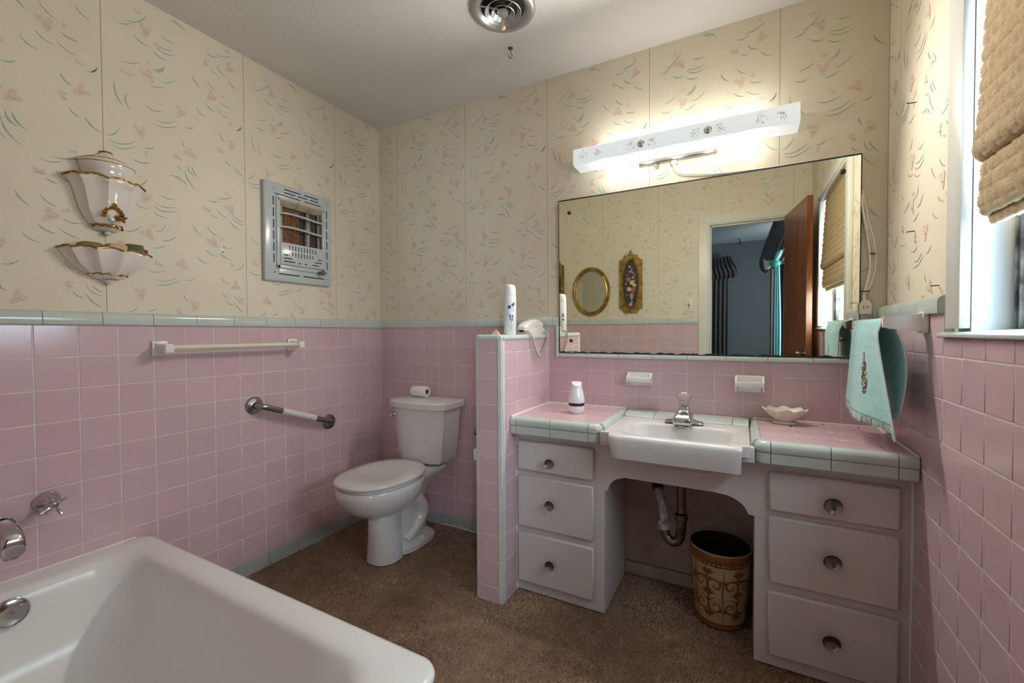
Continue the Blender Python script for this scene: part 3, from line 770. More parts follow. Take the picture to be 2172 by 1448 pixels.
    for k in range(7):
        a = k / 6
        MB().tube(bez([(2.345 - 0.01 * a, -4.04, 1.90 - 0.07 * a), (2.30 - 0.01 * a, -4.05, 1.885 - 0.085 * a), (2.255 + 0.01 * a, -4.10, 1.925 - 0.10 * a)], 6), [0.003 + 0.006 * math.sin(PI * i / 12) for i in range(13)], 6).build('lining_fold', pale, t)
    tag(MB().tube(bez([(1.99, -5.3, ZC + 0.002), (1.99, -5.3, ZC - 0.03), (2.01, -5.3, ZC - 0.06), (1.985, -5.3, ZC - 0.08), (1.97, -5.3, ZC - 0.06)], 6), 0.007, 8).build('ceiling_hook', MAT['black']), 'small black hook in the bedroom ceiling, seen in the mirror', 'hook')
bedroom()

# ------------------------------------------------------------------ bathtub and its fittings
def tub():
    t = thing('bathtub', 'white enamelled bathtub in the near corner', 'bathtub', (0.73, -1.62, 0))
    x1, yo, zr = 1.430, -1.238, 0.352
    def L_(xa, xb, ya, yb, r, z): return rrect(xa, xb, ya, yb, r, z, 8)
    loops = [L_(0.002, x1 - 0.012, -1.998, yo - 0.012, 0.05, 0.0),
             L_(0.002, x1 - 0.012, -1.998, yo - 0.012, 0.05, 0.30),
             L_(0.002, x1 - 0.004, -1.998, yo - 0.004, 0.055, 0.325),
             L_(0.002, x1, -1.998, yo, 0.058, 0.340),
             L_(0.002, x1 - 0.004, -1.998, yo - 0.004, 0.056, 0.350),
             L_(0.002, x1 - 0.014, -1.998, yo - 0.014, 0.055, zr),
             L_(0.040, x1 - 0.055, -1.965, yo - 0.046, 0.07, zr + 0.001),
             L_(0.078, x1 - 0.105, -1.935, yo - 0.073, 0.085, zr - 0.001),
             L_(0.092, x1 - 0.125, -1.922, yo - 0.088, 0.10, zr - 0.009),
             L_(0.102, x1 - 0.142, -1.910, yo - 0.098, 0.11, zr - 0.028),
             L_(0.112, x1 - 0.175, -1.898, yo - 0.108, 0.115, zr - 0.08),
             L_(0.130, x1 - 0.25, -1.880, yo - 0.125, 0.12, zr - 0.18),
             L_(0.150, x1 - 0.32, -1.858, yo - 0.148, 0.125, zr - 0.25),
             L_(0.190, x1 - 0.38, -1.820, yo - 0.188, 0.12, zr - 0.290),
             L_(0.260, x1 - 0.46, -1.740, yo - 0.260, 0.09, zr - 0.300)]
    MB().loft(loops, False, True).build('tub_shell', MAT['enamel'], t, sharp=60)
    mb = MB().lathe([(0.0, 0.0), (0.010, 0.001), (0.034, 0.0), (0.040, -0.003), (0.041, -0.008)], (0, 0, 0), 32)
    mb.lathe([(0.0385, 0.0005), (0.0375, 0.0022), (0.036, 0.0005)], (0, 0, 0), 32)
    R_ = Matrix.Translation((0.1235, -1.6250, 0.298)) @ Matrix.Rotation(math.radians(82), 4, 'Y')
    o = mb.xform(R_).build('overflow_plate', MAT['chrome'], t)
    MB().lathe([(0.0, 0.004), (0.004, 0.0035), (0.0065, 0.001), (0.0065, 0.0)], (0, 0, 0), 14).xform(R_).build('screw', MAT['steel'], o)
    c = MB().box(0.0, -1.999, zr - 0.004, 0.005, yo - 0.04, zr + 0.004, 0.002)
    c.build('caulk_bead', MAT['caulk'], t)
    # tap: bell escutcheon and cross handle
    a = thing('tub_tap', 'chrome cross handle tap on the pink tiles above the tub spout', 'tap', (0.0, -1.515, 0.571))
    MB().lathe([(0.034, 0.0), (0.034, 0.006), (0.029, 0.016), (0.018, 0.03), (0.011, 0.044), (0.009, 0.062), (0, 0.062)], (0, -1.515, 0.571), 28, axis='x').build('escutcheon', MAT['chrome'], a)
    h = MB().lathe([(0.010, 0.052), (0.012, 0.058), (0.011, 0.068), (0.006, 0.073), (0, 0.074)], (0, -1.515, 0.571), 18, axis='x')
    for k in range(4):
        an = math.radians(28 + 90 * k)
        pts = [(0.062 + 0.006 * s, -1.515 + math.cos(an) * 0.036 * s, 0.571 + math.sin(an) * 0.036 * s) for s in (0, 0.35, 0.7, 1.0)]
        h.tube(pts, [0.007, 0.0046, 0.0042, 0.0052], 8)
    h.build('cross_handle', MAT['chrome'], a)
    MB().lathe([(0.006, 0.073), (0.005, 0.0765), (0, 0.077)], (0, -1.515, 0.571), 12, axis='x').build('index_cap', MAT['steel'], a)
    s = thing('tub_spout', 'chrome tub spout at the left edge under the tap', 'spout', (0.0, -1.61, 0.52))
    loops = []
    for x, zt_, zb_, hw in ((0.0, 0.552, 0.492, 0.030), (0.02, 0.552, 0.492, 0.030), (0.07, 0.551, 0.494, 0.029), (0.105, 0.548, 0.490, 0.028), (0.128, 0.540, 0.470, 0.027), (0.140, 0.526, 0.466, 0.026), (0.144, 0.505, 0.468, 0.024)):
        loops.append([(x, -1.622 + q[0], q[1]) for q in rrect(-hw, hw, zb_, zt_, min(hw, (zt_ - zb_) / 2) * 0.72, None, 5)])
    MB().loft(loops).build('spout_body', MAT['chrome'], s, sharp=50)
    MB().lathe([(0.016, 0.466), (0.016, 0.460), (0.0, 0.460)], (0.122, -1.622, 0), 16).build('outlet', MAT['steel'], s)
    MB().lathe([(0.038, 0.0), (0.038, 0.005), (0.034, 0.008)], (0, -1.622, 0.522), 24, axis='x').build('wall_flange', MAT['chrome'], s)
tub()

# ------------------------------------------------------------------ toilet
def toilet():
    xc = 0.453
    t = thing('toilet', 'white two piece toilet with the lid down in the corner', 'toilet', (xc, -0.35, 0))
    P = MAT['porcelain']
    b = MB()
    bl = [egg(xc, -0.44, 0.086, 0.090, 0.085, 0.0), egg(xc, -0.44, 0.084, 0.088, 0.085, 0.02), egg(xc, -0.445, 0.072, 0.080, 0.09, 0.12), egg(xc, -0.45, 0.064, 0.078, 0.10, 0.20),
          egg(xc, -0.426, 0.066, 0.092, 0.11, 0.225), egg(xc, -0.431, 0.098, 0.145, 0.14, 0.245), egg(xc, -0.436, 0.132, 0.185, 0.17, 0.270), egg(xc, -0.441, 0.158, 0.216, 0.19, 0.30), egg(xc, -0.444, 0.174, 0.234, 0.205, 0.335),
          egg(xc, -0.446, 0.182, 0.243, 0.21, 0.365), egg(xc, -0.446, 0.183, 0.244, 0.21, 0.388), egg(xc, -0.446, 0.178, 0.238, 0.207, 0.396), egg(xc, -0.446, 0.15, 0.20, 0.18, 0.397)]
    b.loft(bl)
    rl = [egg(xc, -0.25, 0.100, 0.16, 0.135, 0.0, e=3), egg(xc, -0.25, 0.100, 0.16, 0.135, 0.022, e=3), egg(xc, -0.25, 0.088, 0.15, 0.125, 0.032, e=3), egg(xc, -0.25, 0.056, 0.15, 0.105, 0.05),
          egg(xc, -0.25, 0.060, 0.15, 0.100, 0.11), egg(xc, -0.25, 0.050, 0.15, 0.095, 0.17), egg(xc, -0.25, 0.062, 0.16, 0.09, 0.24), egg(xc, -0.23, 0.082, 0.17, 0.10, 0.31), egg(xc, -0.20, 0.125, 0.18, 0.13, 0.36, e=3), egg(xc, -0.19, 0.140, 0.19, 0.14, 0.385, e=3.4), egg(xc, -0.19, 0.137, 0.187, 0.137, 0.398, e=3.4)]
    b.loft(rl)
    # sculpted trapway bulge on the visible side
    for sx in (1, -1):
        b.tube(bez([(xc + sx * 0.035, -0.34, 0.25), (xc + sx * 0.052, -0.27, 0.25), (xc + sx * 0.055, -0.22, 0.17), (xc + sx * 0.050, -0.27, 0.09), (xc + sx * 0.045, -0.34, 0.05)], 6), [0.030, 0.033, 0.035, 0.036, 0.037, 0.038, 0.038, 0.038, 0.038, 0.038, 0.038, 0.038, 0.037, 0.036, 0.035, 0.034, 0.033, 0.033, 0.032, 0.031, 0.03, 0.029, 0.028, 0.027, 0.026], 12)
    b.build('bowl', P, t, sharp=50)
    MB().loft([egg(xc, -0.446, 0.168, 0.228, 0.195, z) for z in (0.3975, 0.412)] + [egg(xc, -0.446, 0.165, 0.224, 0.19, 0.4142)]).build('seat', P, t, sharp=50)
    loops = [egg(xc, -0.447, 0.183, 0.245, 0.215, 0.4145, e=2.3), egg(xc, -0.447, 0.187, 0.250, 0.22, 0.421, e=2.3), egg(xc, -0.447, 0.185, 0.247, 0.218, 0.430, e=2.3), egg(xc, -0.447, 0.174, 0.234, 0.21, 0.4365, e=2.3), egg(xc, -0.447, 0.13, 0.18, 0.17, 0.438, e=2.3), egg(xc, -0.447, 0.07, 0.10, 0.10, 0.434, e=2.3)]
    MB().loft(loops).build('seat_lid', P, t, sharp=60)
    for sx in (-1, 1):
        MB().box(xc + sx * 0.075 - 0.018, -0.262, 0.398, xc + sx * 0.075 + 0.018, -0.238, 0.425, 0.006, 3).build('hinge', P, t)
    def tl(xa, xb, yf, yb, z, r, bow):
        l = []
        for (x, y) in rrect(xa, xb, yf, yb, r, None, 6):
            k = 1 - ((x - (xa + xb) / 2) / ((xb - xa) / 2)) ** 2
            l.append((x, y - bow * max(0, k) * (1 if y < (yf + yb) / 2 else 0), z))
        return l
    def dense(f):   # add points along the front so that it can bow
        return f
    def tank_loop(xa, xb, yf, yb, z, ch, bow):
        pts = [(xb, yb), (xa, yb), (xa, yf + ch * 0.55)]
        n = 10; x0, x1 = xa + ch, xb - ch
        for k in range(n + 1):
            s = k / n; pts.append((x0 + (x1 - x0) * s, yf - bow * (1 - (2 * s - 1) ** 2)))
        pts.append((xb, yf + ch * 0.55))
        return [(p[0], p[1], z) for p in pts]
    tk = [tank_loop(0.335, 0.570, -0.165, -0.035, 0.400, 0.03, 0.004), tank_loop(0.312, 0.590, -0.190, -0.03, 0.412, 0.04, 0.006), tank_loop(0.300, 0.602, -0.196, -0.03, 0.44, 0.045, 0.008), tank_loop(0.286, 0.617, -0.202, -0.028, 0.58, 0.05, 0.010), tank_loop(0.275, 0.628, -0.207, -0.026, 0.708, 0.055, 0.012)]
    MB().loft(tk).build('tank', P, t, sharp=25)
    ld = [tank_loop(0.264, 0.639, -0.216, -0.018, 0.708, 0.055, 0.014), tank_loop(0.257, 0.646, -0.224, -0.012, 0.714, 0.055, 0.016), tank_loop(0.256, 0.647, -0.225, -0.012, 0.742, 0.055, 0.016), tank_loop(0.262, 0.641, -0.218, -0.016, 0.753, 0.055, 0.016), tank_loop(0.285, 0.615, -0.19, -0.035, 0.758, 0.05, 0.014), tank_loop(0.33, 0.57, -0.15, -0.06, 0.760, 0.04, 0.01)]
    MB().loft(ld).build('tank_lid', P, t, sharp=30)
    lv = MB().lathe([(0.012, 0.0), (0.013, -0.006), (0.009, -0.012), (0, -0.013)], (0.295, -0.200, 0.668), 14, axis='y').build('flush_lever', MAT['chrome'], t)
    MB().tube([(0.295, -0.214, 0.668), (0.288, -0.222, 0.666), (0.282, -0.225, 0.658), (0.280, -0.225, 0.648)], [0.006, 0.006, 0.0055, 0.005], 8).build('lever_arm', MAT['chrome'], lv)
    for sx in (1, -1):
        MB().lathe([(0.017, 0.0), (0.0155, 0.012), (0.012, 0.022), (0.006, 0.025), (0, 0.0255)], (xc + sx * 0.075, -0.245, 0.0285), 16).build('bolt_cap', P, t)
toilet()
def paper_roll():
    t = thing('toilet_roll', 'small toilet paper roll lying on the tank lid', 'toilet paper', (0.41, -0.105, 0.76))
    m = M('tissue_paper', (0.80, 0.78, 0.72), 0.9, bump=0.3, bscale=90)
    x0, x1, r = 0.355, 0.455, 0.0315
    z = 0.7605 + r
    MB().lathe([(0.014, x0), (r - 0.003, x0), (r, x0 + 0.004), (r, x1 - 0.004), (r - 0.003, x1), (0.0145, x1)], (0, -0.105, z), 32, axis='x').build('paper', m, t)
    MB().lathe([(0.0145, x1 + 0.0005), (0.0145, x0), (0.0135, x0), (0.0135, x1 + 0.0005)], (0, -0.105, z), 24, axis='x').build('cardboard_core', M('cardboard', (0.26, 0.16, 0.08), 0.9), t)
paper_roll()

# ------------------------------------------------------------------ vanity
YV = -0.362
def knob(drawer, x, z, r):
    y = YV - 0.018
    pr = [(0.008, 0.0), (0.008, -0.012), (r * 0.75, -0.016), (r * 0.97, -0.020), (r, -0.0225), (r * 0.96, -0.0235), (r * 0.82, -0.0205), (r * 0.55, -0.0178), (r * 0.25, -0.0165), (0, -0.0162)]
    MB().lathe(pr, (x, y, z), 28, axis='y').build('knob', MAT['nickel'], drawer, sharp=60)
def cabinet(name, label, x0, x1, dx0, dx1, rows, kx):
    t = thing(name, label, 'cabinet', ((x0 + x1) / 2, -0.18, 0))
    MB().box(x0, YV, 0.0, x1, -0.006, 0.694).build('carcass', MAT['paint'], t)
    for z0, z1, kz, kr in rows:
        d = MB().box(dx0, YV - 0.018, z0, dx1, YV - 0.0005, z1, 0.0055, 1).build('drawer', MAT['paint'], t)
        knob(d, kx, kz, kr)
    return t
cl = cabinet('vanity_cabinet', 'off white three drawer cabinet on the left of the sink, beside the partition', 1.1665, 1.5575, 1.176, 1.517,
        ((0.532, 0.660, 0.581, 0.0205), (0.287, 0.509, 0.406, 0.0205), (0.045, 0.260, 0.154, 0.0205)), 1.335)
cr = cabinet('vanity_cabinet', 'off white three drawer cabinet on the right of the sink, against the tiled wall', 2.079, 2.4845, 2.119, 2.457,
        ((0.531, 0.660, 0.585, 0.0245), (0.289, 0.511, 0.407, 0.0245), (0.043, 0.260, 0.153, 0.0245)), 2.290)
MB().tube(bez([(2.4865, YV - 0.003, 0.0), (2.4855, YV - 0.004, 0.2), (2.487, YV - 0.004, 0.45), (2.4865, YV - 0.003, 0.695)], 10), 0.005, 6).build('caulk_bead', MAT['caulk'], cr)
MB().tube(bez([(1.1655, YV - 0.003, 0.0), (1.166, YV - 0.004, 0.3), (1.1655, YV - 0.003, 0.695)], 10), 0.005, 6).build('caulk_bead', MAT['caulk'], cl)
def apron():
    arch = [(1.5575, 0.495), (1.569, 0.4975)] + [tuple(p.to_2d()) for p in bez([(1.569, 0.4975, 0), (1.578, 0.522, 0), (1.600, 0.546, 0), (1.637, 0.5595, 0)], 4)[1:]] + \
           [tuple(p.to_2d()) for p in bez([(1.960, 0.5575, 0), (2.005, 0.551, 0), (2.043, 0.529, 0), (2.060, 0.500, 0)], 4)] + [(2.079, 0.4965)]
    poly = arch + [(2.079, 0.694), (1.5575, 0.694)]
    o = MB().prism(poly, 'y', YV, YV + 0.018).build('sink_apron', MAT['paint'])
    tag(o, 'off white scalloped apron board under the sink between the cabinets', 'apron')
apron()
ZT = 0.768
def edge_run(par, pts, out, name='edge_tile'):
    """V-cap: rounded upper nose and a flat lower course"""
    up = [(-0.034, 0.0), (0.0, -0.0335), (0.002, -0.030), (0.002, -0.016), (-0.002, -0.006), (-0.010, 0.0005), (-0.020, 0.0015), (-0.034, 0.0005)]
    up = [(-0.034, -0.0335), (0.0, -0.0335), (0.002, -0.030), (0.002, -0.016), (-0.002, -0.006), (-0.010, 0.0005), (-0.020, 0.0015), (-0.034, 0.0005)]
    lo = [(-0.034, -0.0735), (-0.006, -0.0735), (-0.001, -0.068), (-0.001, -0.0365), (-0.004, -0.0345), (-0.034, -0.0345)]
    for p0, p1 in zip(pts[:-1], pts[1:]):
        g = Vector((p1[0] - p0[0], p1[1] - p0[1])).normalized() * 0.001
        for pr in (up, lo):
            MB().loft([[(q[0] + out[0] * d, q[1] + out[1] * d, ZT + h) for d, h in pr] for q in ((p0[0] + g.x, p0[1] + g.y), (p1[0] - g.x, p1[1] - g.y))]).build(name, MAT['green'], par)
def corner_nose(par, cx, cy, sx):
    a0 = -PI / 2 if sx > 0 else PI
    for pr in ([(-0.030, -0.0335), (0.0, -0.0335), (0.002, -0.030), (0.002, -0.016), (-0.002, -0.006), (-0.010, 0.0005), (-0.020, 0.0015), (-0.030, 0.0005)],
               [(-0.030, -0.0735), (-0.006, -0.0735), (-0.001, -0.068), (-0.001, -0.0365), (-0.004, -0.0345), (-0.030, -0.0345)]):
        loops = []
        for k in range(9):
            a = a0 + PI / 2 * k / 8
            loops.append([(cx + math.cos(a) * (0.030 + d), cy + math.sin(a) * (0.030 + d), ZT + h) for d, h in pr])
        MB().loft(loops).build('edge_tile', MAT['green'], par)
def top_tile(par, x0, x1, y0, y1):
    if x1 - x0 < 0.006 or y1 - y0 < 0.006: return
    o = bpy.data.objects.new('tile', tile_mesh(x1 - x0 - GAP, y1 - y0 - GAP, MAT['pink']))
    COL.objects.link(o); o.parent = par; o.matrix_parent_inverse = Matrix.Translation(-par.location)
    o.location = ((x0 + x1) / 2, (y0 + y1) / 2, ZT); o.rotation_euler = (-PI / 2 + random.uniform(-.004, .004), random.uniform(-.004, .004), 0)
def counters():
    YE = -0.427
    SLOPE = [(0.0, -0.030), (0.016, -0.030), (0.016, -0.026), (0.008, -0.006), (0.002, 0.0), (-0.004, 0.0015), (-0.014, 0.0005), (-0.014, -0.030)]
    def side_run(par, x, out, ys):
        for a, b in zip(ys[:-1], ys[1:]):
            MB().loft([[(x + out * d, y, ZT + h) for d, h in SLOPE] for y in (a + 0.001, b - 0.001)]).build('edge_tile', MAT['green'], par)
    t = thing('tiled_countertop', 'pink tiled countertop with pale green nosing left of the sink', 'countertop', (1.36, -0.2, 0.694))
    MB().box(1.1665, -0.395, 0.695, 1.557, -0.004, 0.764).build('mortar_bed', MAT['grout'], t)
    edge_run(t, [(1.1665, YE), (1.1945, YE), (1.348, YE), (1.511, YE), (1.530, YE)], (0, -1))
    corner_nose(t, 1.529, YE + 0.030, 1)
    side_run(t, 1.557, 1, [YE + 0.030, -0.275, -0.125, -0.004])
    for a, b in cuts(1.1665, 1.543, 1.214):
        for c, d in cuts(-0.393, -0.004, -0.393 + T): top_tile(t, a, b, c, d)
    MB().tube([(1.169, -0.42, ZT + 0.001), (1.168, -0.2, ZT + 0.0015), (1.169, -0.004, ZT + 0.001), (1.35, -0.004, ZT + 0.001), (1.557, -0.004, ZT + 0.001)], 0.0045, 6).build('caulk_bead', MAT['caulk'], t)
    t = thing('tiled_countertop', 'pink tiled countertop with pale green nosing right of the sink', 'countertop', (2.28, -0.2, 0.694))
    MB().box(2.0795, -0.395, 0.695, 2.4845, -0.004, 0.764).build('mortar_bed', MAT['grout'], t)
    edge_run(t, [(2.106, YE), (2.1217, YE), (2.280, YE), (2.4385, YE), (2.4845, YE)], (0, -1))
    corner_nose(t, 2.1075, YE + 0.030, -1)
    side_run(t, 2.0795, -1, [YE + 0.030, -0.275, -0.125, -0.004])
    for a, b in cuts(2.0935, 2.4845, 2.0935):
        for c, d in cuts(-0.393, -0.004, -0.393 + T): top_tile(t, a, b, c, d)
    MB().tube([(2.0795, -0.004, ZT + 0.001), (2.3, -0.004, ZT + 0.0015), (2.482, -0.004, ZT + 0.001), (2.4815, -0.2, ZT + 0.001), (2.482, -0.42, ZT + 0.0)], 0.005, 6).build('caulk_bead', MAT['caulk'], t)
counters()
def sink():
    t = thing('washbasin', 'white ceramic sink with a deep rolled front lip set between the counters', 'sink', (1.82, -0.28, 0.66))
    cx, cy = 1.825, -0.315
    n = 120
    def ray_rect(x0, x1, y0, y1, a, r):
        # point on a rounded rectangle in direction a from (cx, cy)
        d = Vector((math.cos(a), math.sin(a))); lo, hi = 0.0, 2.0
        def inside(p):
            qx = max(abs(p.x - (x0 + x1) / 2) - (x1 - x0) / 2 + r, 0); qy = max(abs(p.y - (y0 + y1) / 2) - (y1 - y0) / 2 + r, 0)
            return math.hypot(qx, qy) <= r and abs(p.x - (x0 + x1) / 2) <= (x1 - x0) / 2 and abs(p.y - (y0 + y1) / 2) <= (y1 - y0) / 2
        for _ in range(30):
            m = (lo + hi) / 2
            if inside(Vector((cx, cy)) + d * m): lo = m
            else: hi = m
        p = Vector((cx, cy)) + d * lo
        return (p.x, p.y)
    def loop(x0, x1, y0, y1, r, z): return [(*ray_rect(x0, x1, y0, y1, 2 * PI * i / n, r), z) for i in range(n)]
    Z = 0.7505
    # rolled front lip, open to the deck behind it
    lip = [(-0.3665, 0.700), (-0.40, 0.664), (-0.462, 0.660), (-0.470, 0.663), (-0.478, 0.70), (-0.483, 0.732), (-0.481, 0.743), (-0.474, 0.750), (-0.462, 0.7525), (-0.445, 0.7515)]
    loops = []
    for k in range(25):
        s = k / 24; x = 1.603 + 0.437 * s
        e = min(1, min(s, 1 - s) / 0.03)
        e = 1 - (1 - e) ** 2
        loops.append([(x + (0.014 * (0.735 - z) / 0.075 * (1 if s < .5 else -0.25) * (1 if z < 0.735 else 0) * (1 - abs(2 * s - 1) * 0 if s < 0.5 else 1)) * (1 - s if s < .5 else s), y if y > -0.45 else -0.45 + (y + 0.45) * (0.72 + 0.28 * e), z) for y, z in lip])
    b = MB().loft(loops)
    deck = [loop(1.574, 2.063, -0.448, -0.098, 0.004, 0.715), loop(1.574, 2.063, -0.448, -0.098, 0.004, Z), loop(1.584, 2.053, -0.447, -0.106, 0.02, Z + 0.0012),
            loop(1.640, 2.012, -0.432, -0.198, 0.050, Z - 0.0003), loop(1.644, 2.008, -0.428, -0.202, 0.050, Z - 0.003), loop(1.648, 2.004, -0.425, -0.206, 0.050, Z - 0.012), loop(1.668, 1.984, -0.408, -0.222, 0.06, Z - 0.09), loop(1.70, 1.952, -0.385, -0.245, 0.055, Z - 0.125), loop(1.77, 1.88, -0.345, -0.285, 0.028, Z - 0.132)]
    b.loft(deck, False, True)
    b.build('basin', MAT['porcelain'], t, sharp=50)
    for xa, xb in ((1.574, 1.70), (1.70, 1.852), (1.852, 2.005), (2.005, 2.063)):
        pr = [(-0.004, 0.757), (-0.030, 0.757), (-0.098, 0.748), (-0.100, 0.7525), (-0.088, 0.762), (-0.070, 0.767), (-0.02, 0.7685), (-0.004, 0.7685)]
        MB().loft([[(x, y, z) for y, z in pr] for x in (xa + 0.001, xb - 0.001)]).build('back_trim_tile', MAT['green'], t)
    MB().box(1.5585, -0.435, 0.695, 1.6035, -0.405, 0.748, 0.005).build('side_lug', MAT['porcelain'], t)
    MB().box(2.038, -0.435, 0.6955, 2.0765, -0.405, 0.748, 0.005).build('side_lug', MAT['porcelain'], t)
    MB().lathe([(0.0, 0.0), (0.012, 0.0005), (0.022, 0.002), (0.024, 0.0)], (1.825, -0.315, Z - 0.1325), 20).build('drain', MAT['chrome'], t)
sink()
def faucet():
    t = thing('faucet', 'chrome sink faucet with one clear crystal knob', 'faucet', (1.830, -0.165, 0.752))
    x, y, z = 1.830, -0.162, 0.7515
    b = MB()
    wings = [(-0.073, 0.012, 0.009), (-0.066, 0.018, 0.013), (-0.045, 0.020, 0.015), (-0.030, 0.022, 0.022), (0.0, 0.023, 0.024), (0.030, 0.022, 0.022), (0.045, 0.020, 0.015), (0.066, 0.018, 0.013), (0.073, 0.012, 0.009)]
    b.loft([[(x + dx, y + hy * math.cos(2 * PI * i / 16), z + max(0, hz * (0.55 + 0.6 * math.sin(2 * PI * i / 16)))) for i in range(16)] for dx, hy, hz in wings])
    b.build('base_plate', MAT['chrome'], t)
    loops = []
    for hz, hw, yf, yb in ((0.008, 0.035, -0.075, 0.026), (0.028, 0.034, -0.078, 0.026), (0.040, 0.031, -0.070, 0.025), (0.048, 0.025, -0.030, 0.024), (0.062, 0.020, -0.016, 0.020), (0.070, 0.018, -0.014, 0.018)):
        loops.append([(q[0], q[1], z + hz) for q in rrect(x - hw, x + hw, y + yf, y + yb, min(0.010, hw * 0.4), None, 4)])
    MB().loft(loops).build('spout_body', MAT['chrome'], t, sharp=45)
    MB().lathe([(0.012, 0.066), (0.012, 0.078), (0, 0.078)], (x, y, z), 16).build('stem', MAT['steel'], t)
    acr = M('clear_acrylic', (0.95, 0.95, 0.92), 0.05, trans=0.85, ior=1.35)
    k = MB(); loops = []
    for r, h in ((0.012, 0.076), (0.019, 0.080), (0.018, 0.092), (0.0265, 0.104), (0.0275, 0.112), (0.023, 0.120), (0.013, 0.124), (0.004, 0.1245)):
        loops.append([(x + r * (1 + 0.05 * (i % 2)) * math.cos(2 * PI * i / 24), y + r * (1 + 0.05 * (i % 2)) * math.sin(2 * PI * i / 24), z + h) for i in range(24)])
    o = k.loft(loops).build('crystal_knob', acr, t, sharp=15)
    MB().lathe([(0.0125, 0.1248), (0.0115, 0.1275), (0, 0.129)], (x, y, z), 18).build('index_cap', MAT['white_plastic'], o)
    MB().lathe([(0.012, -0.002), (0.012, 0.004), (0.0, 0.004)], (x, y - 0.066, z + 0.002), 14).build('aerator', MAT['steel'], t)
faucet()
def trap():
    t = thing('drain_trap', 'tarnished P trap drain pipe hanging under the sink', 'pipe', (1.80, -0.2, 0.26))
    B = MAT['brasspipe']
    xd, yd = 1.825, -0.20
    MB().tube([(xd, yd, 0.625), (xd, yd, 0.50), (xd, yd, 0.40)], 0.017, 16).lathe([(0.030, 0.575), (0.032, 0.565), (0.024, 0.555), (0.018, 0.545)], (xd, yd, 0), 20).build('tailpiece', B, t)
    MB().lathe([(0.018, 0.395), (0.024, 0.393), (0.025, 0.382), (0.024, 0.370), (0.020, 0.366), (0.0195, 0.352)], (xd, yd, 0), 12).build('slip_nut', B, t)
    U = bez([(xd, yd, 0.385), (xd, yd, 0.33), (xd - 0.008, yd, 0.288), (xd - 0.032, yd, 0.274), (xd - 0.057, yd + 0.005, 0.288), (xd - 0.066, yd + 0.01, 0.32)], 7)
    MB().tube(U, 0.0185, 16).build('u_bend', B, t)
    MB().lathe([(0.018, 0.318), (0.025, 0.320), (0.026, 0.334), (0.024, 0.346), (0.018, 0.350)], (xd - 0.066, yd + 0.01, 0), 12).build('slip_nut', MAT['corrosion'], t)
    MB().tube(bez([(xd - 0.066, yd + 0.01, 0.34), (xd - 0.068, yd + 0.012, 0.385), (xd - 0.082, yd + 0.03, 0.43), (xd - 0.098, yd + 0.06, 0.46)], 7), 0.0175, 14).build('corroded_arm', MAT['corrosion'], t)
    MB().tube(bez([(xd - 0.098, yd + 0.06, 0.458), (xd - 0.108, yd + 0.085, 0.485), (xd - 0.110, yd + 0.13, 0.505), (xd - 0.110, yd + 0.186, 0.51)], 7), [0.024] * 7 + [0.022] * 15, 16).build('waste_elbow', B, t)
    MB().tube([(xd + 0.012, yd, 0.53), (xd + 0.045, yd, 0.53)], 0.006, 8).tube([(xd + 0.036, yd, 0.50), (xd + 0.036, yd, 0.545)], 0.004, 8).build('stopper_rod', B, t)
    v = thing('supply_stub', 'short dark water supply stub behind the drain trap', 'pipe', (1.713, -0.10, 0.52))
    MB().lathe([(0.030, 0.612), (0.030, 0.60), (0.024, 0.56), (0.024, 0.535), (0.030, 0.53), (0.030, 0.515), (0.0, 0.515)], (1.722, -0.155, 0), 16).build('coupling', B, v)
trap()

